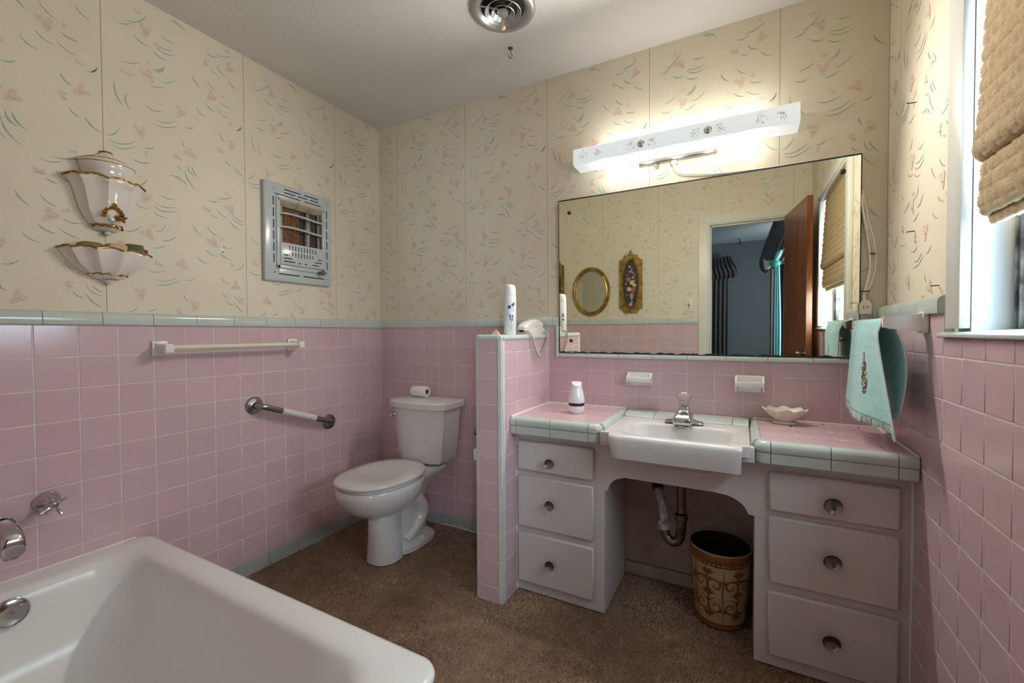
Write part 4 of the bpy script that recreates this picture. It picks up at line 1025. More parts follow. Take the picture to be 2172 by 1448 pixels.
# ------------------------------------------------------------------ waste basket
def basket():
    t = thing('waste_basket', 'oval brown and cream scroll painted waste basket under the sink', 'waste basket', (1.9655, -0.166, 0))
    cream = M('aged_cream_leather', (0.46, 0.33, 0.18), 0.5, var=0.15, vscale=30, bump=0.15, bscale=80)
    brown = M('tooled_brown_leather', (0.20, 0.075, 0.018), 0.4, var=0.3, vscale=40, bump=0.2, bscale=90)
    dash = M('tan_stitch', (0.50, 0.36, 0.18), 0.5)
    inner = M('dark_bin_inside', (0.02, 0.011, 0.007), 0.4)
    cx, cy, H_ = 1.9655, -0.166, 0.293
    def P(u, h, off=0.0):
        s = h / H_
        rx, ry = 0.086 + 0.026 * s ** 0.8 + off, 0.088 + 0.027 * s ** 0.8 + off
        return (cx + rx * math.cos(u), cy + ry * math.sin(u), h)
    n = 64
    b = MB().loft([[P(2 * PI * i / n, h) for i in range(n)] for h in (0.002, 0.05, 0.12, 0.19, 0.25, H_)], True, False)
    body = b.build('body', cream, t)
    MB().loft([[P(2 * PI * i / n, h, -0.003) for i in range(n)] for h in (H_, 0.2, 0.1, 0.006)], False, True).build('lining', inner, t)
    for h0, h1 in ((0.245, H_ - 0.002), (0.0022, 0.026)):
        bd = MB().loft([[P(2 * PI * i / n, h, o) for i in range(n)] for h, o in ((h0, 0.0), (h0 + 0.002, 0.0012), (h1 - 0.002, 0.0012), (h1, 0.0))], False, False).build('leather_band', brown, t)
        mb = MB()
        hm = h0 + 0.010
        for k in range(44):
            u = 2 * PI * k / 44
            mb.loft([[P(u + du, hm + dh, 0.0022) for du, dh in ((-0.045, 0.0), (-0.02, 0.0022), (0.02, 0.0022), (0.045, 0), (0.02, -0.0022), (-0.02, -0.0022))]], True, False)
        mb.build('stitching', dash, bd, kind='stuff')
    MB().tube([P(2 * PI * i / n, H_, -0.0015) for i in range(n)], 0.0022, 6, closed=True).build('rim', M('worn_rim', (0.40, 0.30, 0.18), 0.4), t)
    # painted scrolls
    mb = MB()
    def stroke(pts, w0):
        m = len(pts); Lp, Rp = [], []
        for i, (u, h) in enumerate(pts):
            a, c = pts[max(0, i - 1)], pts[min(m - 1, i + 1)]
            dx, dy = (c[0] - a[0]) * 0.105, c[1] - a[1]; l = math.hypot(dx, dy) or 1
            w = w0 * (0.35 + 0.65 * math.sin(PI * min(1, (i + 0.6) / m)))
            Lp.append(P(u - dy / l * w / 0.105, h + dx / l * w, 0.0012)); Rp.append(P(u + dy / l * w / 0.105, h - dx / l * w, 0.0012))
        mb.add(Lp + Rp, [(i, i + 1, m + i + 1, m + i) for i in range(m - 1)])
    def spiral(u, h, r, sgn, a0, w=0.0034):
        pts = []
        for k in range(34):
            s = k / 33; a = a0 + sgn * s * 3.6 * PI / 1.35; q = r * (1 - 0.86 * s)
            pts.append((u + q * math.cos(a) / 0.105, h + q * math.sin(a)))
        stroke(pts, w)
        for k in (3, 9, 15):
            a = a0 + sgn * (k / 33) * 3.6 * PI / 1.35; q = r * (1 - 0.86 * k / 33)
            bx, by = u + q * math.cos(a) / 0.105, h + q * math.sin(a)
            for da in (0.5, 1.3):
                e = a + sgn * (0.3 + da)
                stroke([(bx + s * 0.014 * math.cos(e) / 0.105, by + s * 0.014 * math.sin(e)) for s in (0, 0.35, 0.7, 1)], 0.0040)
    for k in range(6):
        u = 2 * PI * k / 6 + 0.15
        spiral(u - 0.26, 0.175, 0.034, 1, -PI / 2); spiral(u + 0.26, 0.175, 0.034, -1, -PI / 2)
        spiral(u - 0.26, 0.092, 0.033, -1, PI / 2); spiral(u + 0.26, 0.092, 0.033, 1, PI / 2)
        stroke([(u + 0.02 * math.sin(s * 6), 0.035 + 0.2 * s) for s in [i / 12 for i in range(13)]], 0.0032)
        for h in (0.05, 0.135, 0.215):
            for sg in (-1, 1):
                for e in (0.5, 1.1):
                    stroke([(u + sg * s * 0.024 * math.cos(e) / 0.105, h + s * 0.024 * math.sin(e)) for s in (0, 0.3, 0.65, 1)], 0.0052)
        stroke([(u + 0.52 + 0.02 * math.sin(s * 9), 0.035 + 0.2 * s) for s in [i / 12 for i in range(13)]], 0.0026)
    mb.build('painted_scrolls', brown, body, kind='stuff')
basket()

# ------------------------------------------------------------------ mirror
def mirror():
    t = thing('wall_mirror', 'large frameless wall mirror above the sink', 'mirror', (1.8225, -0.006, 1.026))
    tilt = 0.0100
    def y(z): return -0.008 - (z - 1.026) * tilt
    x0, x1, z0, z1 = 1.2235, 2.4215, 1.0265, 1.780
    glass = M('silvered_glass', (0.86, 0.87, 0.76), 0.012, metal=1.0)
    edge = M('blackened_mirror_edge', (0.03, 0.03, 0.028), 0.5)
    def slab(xa, xb, za, zb, f, k):
        return MB().add([(xa, y(za) + f, za), (xb, y(za) + f, za), (xb, y(zb) + f, zb), (xa, y(zb) + f, zb), (xa, y(za) + k, za), (xb, y(za) + k, za), (xb, y(zb) + k, zb), (xa, y(zb) + k, zb)],
                        [(0, 1, 2, 3), (4, 7, 6, 5), (0, 4, 5, 1), (1, 5, 6, 2), (2, 6, 7, 3), (3, 7, 4, 0)])
    slab(x0, x1, z0, z1, 0.0, 0.005).build('glass', glass, t)
    slab(x0 - 0.0006, x1 + 0.004, z0 - 0.0005, z1 + 0.003, 0.0006, 0.0065).build('backing', edge, t)
    e = MB()   # desilvered black rot along the lower edge
    xs = np.linspace(x0, x1, 160); top = []
    for i, x in enumerate(xs): top.append((x, z0 + 0.0045 + 0.0035 * math.sin(i * 0.7) * math.sin(i * 0.23) + random.uniform(-0.0016, 0.0016)))
    vv = [(x, y(z0) - 0.0003, z0) for x in xs] + [(x, y(z) - 0.0003, z) for x, z in top]
    e.add(vv, [(i, i + 1, 160 + i + 1, 160 + i) for i in range(159)])
    e.add([(x0, y(z0) - 0.0003, z0), (x0 + 0.004, y(z0) - 0.0003, z0), (x0 + 0.0025, y(z1) - 0.0003, z1), (x0, y(z1) - 0.0003, z1)], [(0, 1, 2, 3)])
    e.add([(x0, y(z1) - 0.0003, z1 - 0.0035), (x1, y(z1) - 0.0003, z1 - 0.0028), (x1, y(z1) - 0.0003, z1), (x0, y(z1) - 0.0003, z1)], [(0, 1, 2, 3)])
    e.build('desilvered_edge', edge, t)
    brass = M('dark_bronze', (0.12, 0.07, 0.045), 0.35, metal=0.9)
    for x, z in ((1.281, 1.716), (1.2875, 1.086), (2.368, 1.724), (2.3725, 1.094)):
        MB().lathe([(0.0095, 0.0), (0.0095, -0.003), (0.006, -0.007), (0, -0.0085)], (x, y(z), z), 16, axis='y').build('rosette_screw', brass, t)
    for x in (1.285, 2.379):
        MB().box(x - 0.019, y(z0) - 0.003, 1.0255, x + 0.019, y(z0) + 0.006, 1.034, 0.001, 1).build('clip', MAT['steel'], t)
mirror()

# ------------------------------------------------------------------ vanity light
def light():
    t = thing('vanity_light', 'long white floral glass vanity light above the mirror', 'light fixture', (1.78, 0.0, 1.905))
    x0, x1, z0, z1, yf = 1.335, 2.224, 1.9055, 1.981, -0.108
    sh = M('opal_glass_shade', (0.78, 0.84, 0.86), 0.12, spec=0.5, emit=0.16, ecol=(0.86, 0.95, 1.0))
    th = 0.004
    # opal trough: rounded front-lower edge, open towards the wall
    pr = [(-0.004, z0)]
    for k in range(7):
        a = -PI / 2 - PI / 2 * k / 6
        pr.append((yf + 0.014 + 0.014 * math.cos(a), z0 + 0.014 + 0.014 * math.sin(a)))
    for k in range(4):
        a = PI - PI / 2 * k / 3
        pr.append((yf + 0.006 + 0.006 * math.cos(a), z1 - 0.006 + 0.006 * math.sin(a)))
    pr.append((-0.004, z1))
    MB().loft([[(x, y, z) for y, z in pr] for x in (x0, x1)]).build('opal_shade', sh, t)
    MB().box(x0 + 0.02, -0.0045, z0 + 0.008, x1 - 0.02, 0.0, z1 - 0.008).build('back_plate', MAT['white_plastic'], t)
    for x in (1.6455, 1.9105):
        f = MB().lathe([(0.0145, 0.0), (0.015, -0.004), (0.011, -0.007), (0.0085, -0.012), (0.004, -0.014), (0, -0.0145)], (x, yf, 1.943), 22, axis='y').build('finial', MAT['chrome'], t)
    pm = M('dusty_rose_print', (0.36, 0.19, 0.20), 0.4)
    mb = MB(); rr = random.Random(3)
    def sprig(x, z, s, under=False):
        for k in range(26):
            a = rr.uniform(0, 2 * PI); q = s * rr.uniform(0.15, 1.0)
            px, pz = q * math.cos(a) * 0.8, q * math.sin(a) * 0.8
            e = a + rr.uniform(-0.9, 0.9); l = s * 0.16; wd = 0.0008
            d = Vector((math.cos(e), math.sin(e))) * l; nn = Vector((-d.y, d.x)).normalized() * wd
            pts = [(px - d.x, pz - d.y), (px + nn.x, pz + nn.y), (px + d.x, pz + d.y), (px - nn.x, pz - nn.y)]
            if under: mb.add([(x + p[0], -0.052 + p[1], z0 - 0.0004) for p in pts], [(0, 1, 2, 3)])
            else: mb.add([(x + p[0], yf - 0.0004, z + p[1]) for p in pts], [(0, 1, 2, 3)])
    for x in (1.382, 1.455, 1.600, 1.690, 1.862, 1.957, 2.098, 2.168): sprig(x, 1.945, 0.027)
    for x in (1.44, 1.63, 1.90, 2.13): sprig(x, 0, 0.026, True)
    mb.build('floral_print', pm, t, kind='stuff')
    for x in (1.44, 1.59, 1.74, 1.89, 2.02):      # spots added in front of the shade, standing in for its light
        l = bpy.data.lights.new('vanity_outer_light', 'SPOT'); l.energy = VANITY_WATTS; l.color = (1.0, 0.945, 0.865); l.shadow_soft_size = 0.02
        l.spot_size = math.radians(180); l.spot_blend = 0.55
        o = bpy.data.objects.new('vanity_outer_light', l); o.location = (x, yf - 0.03, 1.925); COL.objects.link(o)
        o.rotation_euler = Vector((0, -1, -0.38)).to_track_quat('-Z', 'Y').to_euler()
        o.parent = t; o.matrix_parent_inverse = Matrix.Translation(-t.location)
    for x, z in [(q, zz) for q in (1.50, 1.64, 1.78, 1.92, 2.06) for zz in (z0 - 0.03, z1 + 0.035)]:   # points added outside the closed shade for the glow on the wall
        l = bpy.data.lights.new('vanity_outer_light', 'POINT'); l.energy = VANITY_WATTS * 0.05; l.color = (1.0, 0.94, 0.86); l.shadow_soft_size = 0.01
        o = bpy.data.objects.new('vanity_outer_light', l); o.location = (x, -0.085, z); COL.objects.link(o)
        o.parent = t; o.matrix_parent_inverse = Matrix.Translation(-t.location)
    s = thing('outlet_strip', 'slim chrome outlet strip with a small pull switch under the vanity light', 'outlet strip', (1.777, 0, 1.885))
    MB().box(1.619, -0.026, 1.8805, 1.935, 0.0, 1.8965, 0.004, 3).build('strip_body', MAT['steel'], s)
    MB().lathe([(0.004, 0.0), (0.004, -0.009), (0.0065, -0.012), (0.0065, -0.018), (0, -0.020)], (1.690, -0.013, 1.8805), 12).build('pull_switch', MAT['chrome'], s)
    p = MB().box(1.757, -0.024, 1.862, 1.781, -0.004, 1.8802, 0.004).lathe([(0.008, 0.0), (0.004, -0.018), (0, -0.018)], (1.770, -0.013, 1.862), 12)
    c = thing('extension_cord', 'ivory extension cord running from the light strip along the mirror to a socket block', 'cord', (2.43, 0, 1.2))
    p.build('plug', MAT['ivory'], c)
    MB().tube(bez([(1.770, -0.013, 1.850), (1.778, -0.012, 1.832), (1.806, -0.010, 1.818), (1.878, -0.008, 1.8045), (1.966, -0.006, 1.7945), (2.12, -0.006, 1.787), (2.30, -0.006, 1.7868), (2.415, -0.006, 1.787), (2.4275, -0.006, 1.775), (2.427, -0.006, 1.70), (2.423, -0.008, 1.627), (2.437, -0.012, 1.536), (2.4535, -0.012, 1.462), (2.460, -0.012, 1.372), (2.450, -0.012, 1.311), (2.437, -0.012, 1.266), (2.4365, -0.014, 1.243)], 8), 0.0032, 7).build('cable', MAT['cable'], c)
    MB().tube(bez([(2.4255, -0.010, 1.64), (2.430, -0.016, 1.56), (2.444, -0.017, 1.47), (2.452, -0.017, 1.37), (2.444, -0.017, 1.31), (2.436, -0.017, 1.272)], 8), 0.0032, 7).tube(bez([(2.4265, -0.009, 1.65), (2.446, -0.014, 1.53), (2.463, -0.016, 1.45), (2.467, -0.015, 1.37), (2.456, -0.016, 1.305), (2.440, -0.018, 1.270)], 8), 0.0032, 7).build('cable_loop', MAT['cable'], c)
    MB().tube(bez([(2.4365, -0.014, 1.275), (2.4355, -0.015, 1.255), (2.4365, -0.016, 1.238)], 6), 0.005, 8).build('strain_relief', MAT['ivory'], c)
    so = MB().prism([(2.4205, 1.190), (2.4525, 1.190), (2.4525, 1.226), (2.4445, 1.240), (2.4285, 1.240), (2.4205, 1.226)], 'y', -0.036, -0.014).build('socket_block', MAT['ivory'], c)
    for x in (2.430, 2.4415): MB().box(x - 0.0011, -0.0364, 1.210, x + 0.0011, -0.035, 1.2185).build('slot', MAT['dark'], so)
    for i, (x, z, w_) in enumerate(((2.457, 1.41, 0.018), (2.437, 1.274, 0.026), (2.439, 1.5, 0.014))):
        o = MB().box(x - w_ / 2, -0.022, z - 0.0016, x + w_ / 2, -0.008, z + 0.0016, 0.0006, 1).build('cable_tie', MAT['black'] if i < 2 else MAT['ivory'], c)
light()

# ------------------------------------------------------------------ things on the left wall
def towel_rail():
    t = thing('towel_rail', 'ivory square towel rail with white ceramic brackets on the left wall', 'towel rail', (0.0, -0.92, 1.07))
    z = 1.070
    for y, sg in ((-1.192, 1), (-0.622, -1)):
        b = MB().box(0.0, y - 0.027, z - 0.029, 0.012, y + 0.027, z + 0.029, 0.004)
        b.loft([[(x, y + dy * w_, z + dz * h_) for dy, dz in ((-1, -1), (1, -1), (1, 1), (-1, 1))] for x, w_, h_ in ((0.011, 0.019, 0.022), (0.024, 0.015, 0.018), (0.05, 0.014, 0.016), (0.072, 0.014, 0.016))])
        b.box(0.050, y - 0.016, z - 0.018, 0.086, y + 0.016, z + 0.018, 0.006, 3)
        b.build('bracket', MAT['ceramic'], t)
    r = 0.0095
    sq = [(0.068 + 1.3 * r * math.cos(a), z + 1.3 * r * math.sin(a)) for a in (0, PI / 2, PI, 3 * PI / 2)]
    MB().loft([[(x, y, zz) for x, zz in sq] for y in (-1.178, -0.636)]).build('rod', MAT['ivory_bar'], t)
towel_rail()
def grab_bar():
    t = thing('grab_bar', 'slanted steel grab bar with white ribbed grip on the left wall', 'grab bar', (0.0, -0.61, 0.71))
    A, B = Vector((0.0, -0.820, 0.788)), Vector((0.0, -0.402, 0.634))
    for P in (A, B):
        MB().lathe([(0.041, 0.0), (0.041, 0.003), (0.036, 0.009), (0.022, 0.012), (0.016, 0.014)], tuple(P), 32, axis='x').build('flange', MAT['steel'], t)
    d = (B - A).normalized(); X = Vector((1, 0, 0))
    pts = bez([A + X * 0.004, A + X * 0.028 + d * 0.004, A + X * 0.044 + d * 0.022, A + X * 0.048 + d * 0.06], 6) + bez([B + X * 0.048 - d * 0.06, B + X * 0.044 - d * 0.022, B + X * 0.028 - d * 0.004, B + X * 0.004], 6)
    MB().tube(pts, 0.0145, 20).build('tube', MAT['steel'], t)
    a, b = A + X * 0.048 + d * 0.115, A + X * 0.048 + d * 0.315
    n = 90; rs = [0.0163 + 0.0009 * math.sin(i * 2 * PI / 6) for i in range(n)]
    MB().tube([a.lerp(b, i / (n - 1)) for i in range(n)], rs, 20).build('ribbed_grip', M('white_rubber_grip', (0.66, 0.64, 0.58), 0.6), t, sharp=80)
grab_bar()
def wall_pockets():
    C = MAT['cream_ceramic']
    def shell(yc, rows, lobes, name, par, depth=1.0, flut=0.13):
        n = 72; loops = []
        for z, r, fl, sc in rows:
            l = []
            for i in range(n + 1):
                a = -PI / 2 + PI * i / n
                q = 1 + flut * fl * (0.5 - abs(math.sin(lobes * (a + PI / 2) / 2)) ** 0.8)
                wv = sc * abs(math.sin(lobes * (a + PI / 2) / 2))
                l.append((0.002 + r * q * math.cos(a) * depth, yc + r * q * math.sin(a), z + wv))
            loops.append(l)
        return MB().loft(loops, False, False, closed=False).build(name, C, par, sharp=60), loops
    def rim_gold(loop, r, par):
        MB().tube(loop, [r * (0.75 + 0.5 * random.random()) for _ in loop], 8).build('gilt_rim', MAT['gold'], par)
    t = thing('wall_pocket', 'cream and gold china urn shaped wall pocket with a lid', 'wall pocket', (0.0, -1.345, 1.483))
    yc = -1.346
    rows = [(1.498, 0.016, 0.0, 0), (1.505, 0.034, 0.3, 0), (1.516, 0.042, 0.5, 0), (1.535, 0.054, 0.8, 0), (1.565, 0.067, 1, 0), (1.605, 0.076, 1, 0), (1.640, 0.084, 1, 0), (1.660, 0.094, 1, 0.004), (1.670, 0.106, 1, 0.011)]
    o, lp = shell(yc, rows, 9, 'urn_body', t, 0.80)
    s = o.modifiers.new('thickness', 'SOLIDIFY'); s.thickness = 0.003; s.offset = -1
    rim_gold(lp[-1], 0.0038, t)
    # lid with neck
    lr = [(1.660, 0.066, 0, 0), (1.690, 0.068, 0, 0), (1.712, 0.074, 0, 0), (1.730, 0.081, 0, 0), (1.737, 0.079, 0, 0), (1.748, 0.060, 0, 0), (1.762, 0.036, 0, 0), (1.772, 0.020, 0, 0), (1.782, 0.016, 0, 0), (1.788, 0.006, 0, 0)]
    o2, l2 = shell(yc + 0.004, lr, 7, 'lid', t)
    MB().tube(l2[3], 0.0012, 6).tube(l2[5], [0.0016 * (0.6 + 0.8 * random.random()) for _ in l2[5]], 6).tube(l2[8], 0.0028, 6).build('gilt_line', MAT['gold'], o2)
    MB().lathe([(0.0, 1.481), (0.008, 1.484), (0.011, 1.490), (0.008, 1.497)], (0.014, yc, 0), 14).build('finial', C, t)
    foot = [(0.006 + 0.038 * math.cos(a), yc + 0.042 * math.sin(a) * 1.0, 1.511 + 0.006 * abs(math.sin(5 * a))) for a in [-PI / 2 + PI * i / 40 for i in range(41)]]
    MB().tube(foot, [0.003 + 0.0025 * random.random() for _ in foot], 7).build('gilt_collar', MAT['gold'], t)
    # ornament: crowned oval mask with a small gilt bird-like spout
    g = MB()
    for k in range(9):
        a = PI * (k / 8); p = (0.060 - 0.006 * abs(k - 4) / 4, yc + 0.004 + 0.026 * math.cos(a), 1.547 + 0.030 * math.sin(a))
        g.lathe([(0.0, -0.007), (0.0065, -0.004), (0.0075, 0.0), (0.005, 0.005), (0, 0.006)], p, 8)
    g.lathe([(0.0, -0.008), (0.007, -0.004), (0.008, 0.003), (0.003, 0.012), (0, 0.014)], (0.062, yc + 0.004, 1.582), 8)
    g.tube([(0.056, yc + 0.010, 1.544), (0.070, yc + 0.020, 1.540), (0.076, yc + 0.034, 1.546)], [0.010, 0.009, 0.003], 8)
    g.tube([(0.070, yc + 0.022, 1.540), (0.076, yc + 0.026, 1.527)], [0.006, 0.004], 8)
    g.build('gilt_ornament', MAT['gold'], t)
    MB().lathe([(0.0, 0.010), (0.012, 0.008), (0.016, 0.003), (0.016, 0.0)], (0.050, yc + 0.004, 1.543), 18, axis='x').build('medallion', C, t)
    t2 = thing('wall_pocket', 'cream and gold fluted china half bowl on the wall holding soaps', 'wall pocket', (0.0, -1.345, 1.307))
    yc = -1.345
    rows = [(1.320, 0.020, 0, 0), (1.328, 0.040, 0.3, 0), (1.338, 0.054, 0.6, 0), (1.352, 0.074, 1, 0), (1.372, 0.096, 1, 0), (1.395, 0.110, 1, 0.002), (1.412, 0.119, 1, 0.006), (1.421, 0.125, 1, 0.010)]
    o, lp = shell(yc, rows, 11, 'bowl_shell', t2, 0.72)
    s = o.modifiers.new('thickness', 'SOLIDIFY'); s.thickness = 0.003; s.offset = -1
    rim_gold(lp[-1], 0.0030, t2)
    foot = [(0.004 + 0.041 * math.cos(a), yc + 0.055 * math.sin(a), 1.339 + 0.005 * abs(math.sin(6 * a))) for a in [-PI / 2 + PI * i / 40 for i in range(41)]]
    MB().tube(foot, [0.002 + 0.0018 * random.random() for _ in foot], 7).build('gilt_collar', MAT['gold'], t2)
    MB().lathe([(0.0, 1.304), (0.006, 1.306), (0.010, 1.313), (0.022, 1.322)], (0.012, yc, 0), 14).build('finial', C, t2)
    fl = [(0.002 + 0.104 * 0.70 * math.cos(a), yc + 0.104 * math.sin(a)) for a in [-PI / 2 + PI * i / 30 for i in range(31)]]
    MB().prism(fl, 'z', 1.412, 1.416).build('inner_floor', C, t2)
    def soap(name, label, col, loc, dims, rot=0, sm=True):
        m = M('soap_' + name, col, 0.45, var=0.1, vscale=40)
        mb = MB()
        if sm:
            mb.lathe([(0, -1), (0.6, -0.85), (0.92, -0.4), (1, 0), (0.92, 0.4), (0.6, 0.85), (0, 1)], (0, 0, 0), 20)
        else: mb.box(-1, -1, -1, 1, 1, 1, 0.28, 2)
        mb.xform(Matrix.Translation(loc) @ Matrix.Rotation(rot, 4, 'Z') @ Matrix.Diagonal((*dims, 1)))
        tag(mb.build(name, m), label, 'soap', 'decorative soaps in the wall bowl')
    soap('olive_soap', 'oval olive green soap at the left in the china bowl', (0.22, 0.17, 0.055), (0.046, -1.402, 1.4325), (0.026, 0.040, 0.0155))
    soap('peach_soap', 'pale peach soap bar in the middle of the china bowl', (0.62, 0.33, 0.18), (0.062, -1.338, 1.4325), (0.015, 0.027, 0.0160), 0.1, False)
    soap('leaf_soap', 'dark green leaf shaped soap leaning in the china bowl', (0.085, 0.095, 0.025), (0.050, -1.284, 1.4365), (0.018, 0.026, 0.0205), -0.2, False)
    soap('plum_soap', 'small plum purple soap at the right in the china bowl', (0.14, 0.02, 0.06), (0.030, -1.2475, 1.4315), (0.010, 0.0095, 0.0150), 0.4, False)
    soap('pink_soap', 'small salmon pink soap beside the purple one', (0.62, 0.30, 0.20), (0.012, -1.250, 1.4305), (0.009, 0.012, 0.0140), 0.2, False)
    soap('coral_soap', 'small coral red round soap behind the peach bar', (0.38, 0.10, 0.05), (0.028, -1.350, 1.4325), (0.016, 0.022, 0.0160))
wall_pockets()
def heater():
    t = thing('gas_heater', 'pale grey enamelled gas wall heater with brick radiants', 'heater', (0.0, -0.58, 1.385))
    ya, yb, za, zb = -0.770, -0.390, 1.385, 1.868
    H_ = MAT['heater']
    yi0, yi1, zi0, zi1 = -0.690, -0.452, 1.470, 1.780
    f = MB()
    f.box(0.0, ya, za, 0.022, yi0, zb, 0.008, 3).box(0.0, yi1, za, 0.022, yb, zb, 0.008, 3).box(0.0, yi0 - 0.01, zi1, 0.022, yi1 + 0.01, zb, 0.008, 3).box(0.0, yi0 - 0.01, za, 0.022, yi1 + 0.01, zi0, 0.008, 3)
    f.box(0.0, yi0 - 0.022, zi0 - 0.022, 0.030, yi0, zi1 + 0.022, 0.006, 2).box(0.0, yi1, zi0 - 0.022, 0.030, yi1 + 0.022, zi1 + 0.022, 0.006, 2).box(0.0, yi0 - 0.022, zi0 - 0.022, 0.030, yi1 + 0.022, zi0, 0.006, 2)
    f.build('front_frame', H_, t)
    MB().loft([[(x, y, z) for x, z in ((0.004, zi1 + 0.012), (0.034, zi1 + 0.018), (0.036, zi1 + 0.006), (0.006, zi1 - 0.018))] for y in (yi0 - 0.012, yi1 + 0.012)]).build('scorched_hood', M('scorched_enamel', (0.52, 0.44, 0.33), 0.35, dirt=((0.16, 0.09, 0.05), 18, 0.45, 0.7)), t)
    MB().box(-0.0005, yi0, zi0, 0.0015, yi1, zi1).build('firebox', M('sooty_steel', (0.045, 0.035, 0.028), 0.6, var=0.3), t)
    clay = M('fireclay_brick', (0.30, 0.15, 0.075), 0.9, col2=(0.14, 0.065, 0.03), vscale=60, bump=0.4, bscale=90)
    for yc in (-0.645, -0.598):
        b = MB(); b.box(0.002, yc - 0.0225, 1.572, 0.008, yc + 0.0225, 1.752)
        nr = 8
        for i in range(nr):
            z = 1.572 + 0.180 * i / nr
            for k in range(2):
                y = yc - 0.0225 + 0.0225 * k
                h = 0.0225
                b.add([(0.008, y + 0.001, z), (0.008, y + h - 0.001, z), (0.008, y + h - 0.001, z + h - 0.001), (0.008, y + 0.001, z + h - 0.001), (0.018, y + h / 2, z + h / 2)], [(0, 1, 4), (1, 2, 4), (2, 3, 4), (3, 0, 4)])
        b.build('radiant_brick', clay, t, sharp=10)
    MB().tube([(0.006, -0.532, 1.575), (0.010, -0.530, 1.68), (0.008, -0.529, 1.755)], [0.014, 0.0165, 0.010], 10).build('glass_radiant', M('sooted_glass', (0.35, 0.36, 0.37), 0.3, col2=(0.10, 0.09, 0.08), vscale=50), t)
    for y in (-0.680, -0.463): MB().box(0.001, y - 0.009, 1.572, 0.012, y + 0.009, 1.765).build('side_reflector', M('dull_tin', (0.22, 0.19, 0.14), 0.45, metal=0.7), t)
    for z in (1.722, 1.655):
        MB().tube(bez([(0.028, yi0 - 0.006, z), (0.036, yi0 + 0.05, z + 0.003), (0.040, -0.571, z), (0.036, yi1 - 0.05, z - 0.004), (0.028, yi1 + 0.006, z - 0.004)], 6), 0.0055, 8).build('guard_bar', H_, t)
    MB().box(0.020, yi0 - 0.004, zi0, 0.034, yi1 + 0.004, 1.580, 0.003).build('burner_cover', H_, t)
    sl = MB()  # raised dark inlays, painting the shade of open slots
    def slot(y0, y1, z0, z1, x): sl.box(x - 0.001, y0, z0, x + 0.0006, y1, z1, 0.0012, 1)
    for a, b_ in ((-0.665, -0.575), (-0.555, -0.470)): slot(a, b_, 1.842, 1.847, 0.0225)
    for a, b_ in ((-0.665, -0.605), (-0.590, -0.535), (-0.520, -0.470)): slot(a, b_, 1.826, 1.831, 0.0225)
    for a, b_ in ((-0.715, -0.575), (-0.555, -0.455)): slot(a, b_, 1.810, 1.8145, 0.0225)
    for y in (-0.7235, -0.4185):
        for k in range(6): slot(y - 0.0025, y + 0.0025, 1.475 + 0.056 * k, 1.475 + 0.056 * k + 0.042, 0.0225)
    for a, b_ in ((-0.700, -0.585), (-0.565, -0.440)): slot(a, b_, 1.420, 1.4255, 0.0225)
    for k in range(10):
        y = -0.648 + 0.0165 * k; e = (y + 0.572) / 0.085
        slot(y - 0.0022, y + 0.0022, 1.545, 1.569, 0.0345)
        if abs(e) < 0.75: slot(y - 0.0022, y + 0.0022, 1.512 + 0.012 * e * e, 1.536, 0.0345)
    for r_, (a, b_) in enumerate((((-0.68, -0.655), (-0.485, -0.462)), ((-0.68, -0.635), (-0.505, -0.462)), ((-0.68, -0.62), (-0.52, -0.48)))):
        for q in (a, b_): slot(*(q, ) if False else q, *(1.516 - 0.016 * r_, 1.5205 - 0.016 * r_), 0.0345) if isinstance(q, tuple) else None
        slot(a[0] if isinstance(a, tuple) else a, a[1] if isinstance(a, tuple) else b_, 1.516 - 0.016 * r_, 1.5205 - 0.016 * r_, 0.0345)
    slot(-0.60, -0.585, 1.482, 1.487, 0.0345); slot(-0.565, -0.55, 1.482, 1.487, 0.0345)
    sl.build('vent_slot_shade', MAT['dark'], t, kind='stuff')
    for y, z in ((-0.722, 1.832), (-0.418, 1.832), (-0.722, 1.430), (-0.418, 1.430)):
        MB().lathe([(0.006, 0.022), (0.0055, 0.024), (0, 0.0255)], (0, y, z), 12, axis='x').build('screw', MAT['steel'], t)
    k = MB().tube([(0.028, -0.478, 1.452), (0.05, -0.470, 1.451)], 0.007, 10).lathe([(0.012, 0.046), (0.013, 0.052), (0.008, 0.058), (0, 0.059)], (0, -0.466, 1.451), 14, axis='x').build('gas_valve', MAT['nickel'], t)
    MB().tube([(0.056, -0.466, 1.468), (0.057, -0.464, 1.434)], 0.0022, 6).tube([(0.056, -0.480, 1.450), (0.058, -0.446, 1.452)], 0.0022, 6).build('valve_key', MAT['steel'], k)
heater()

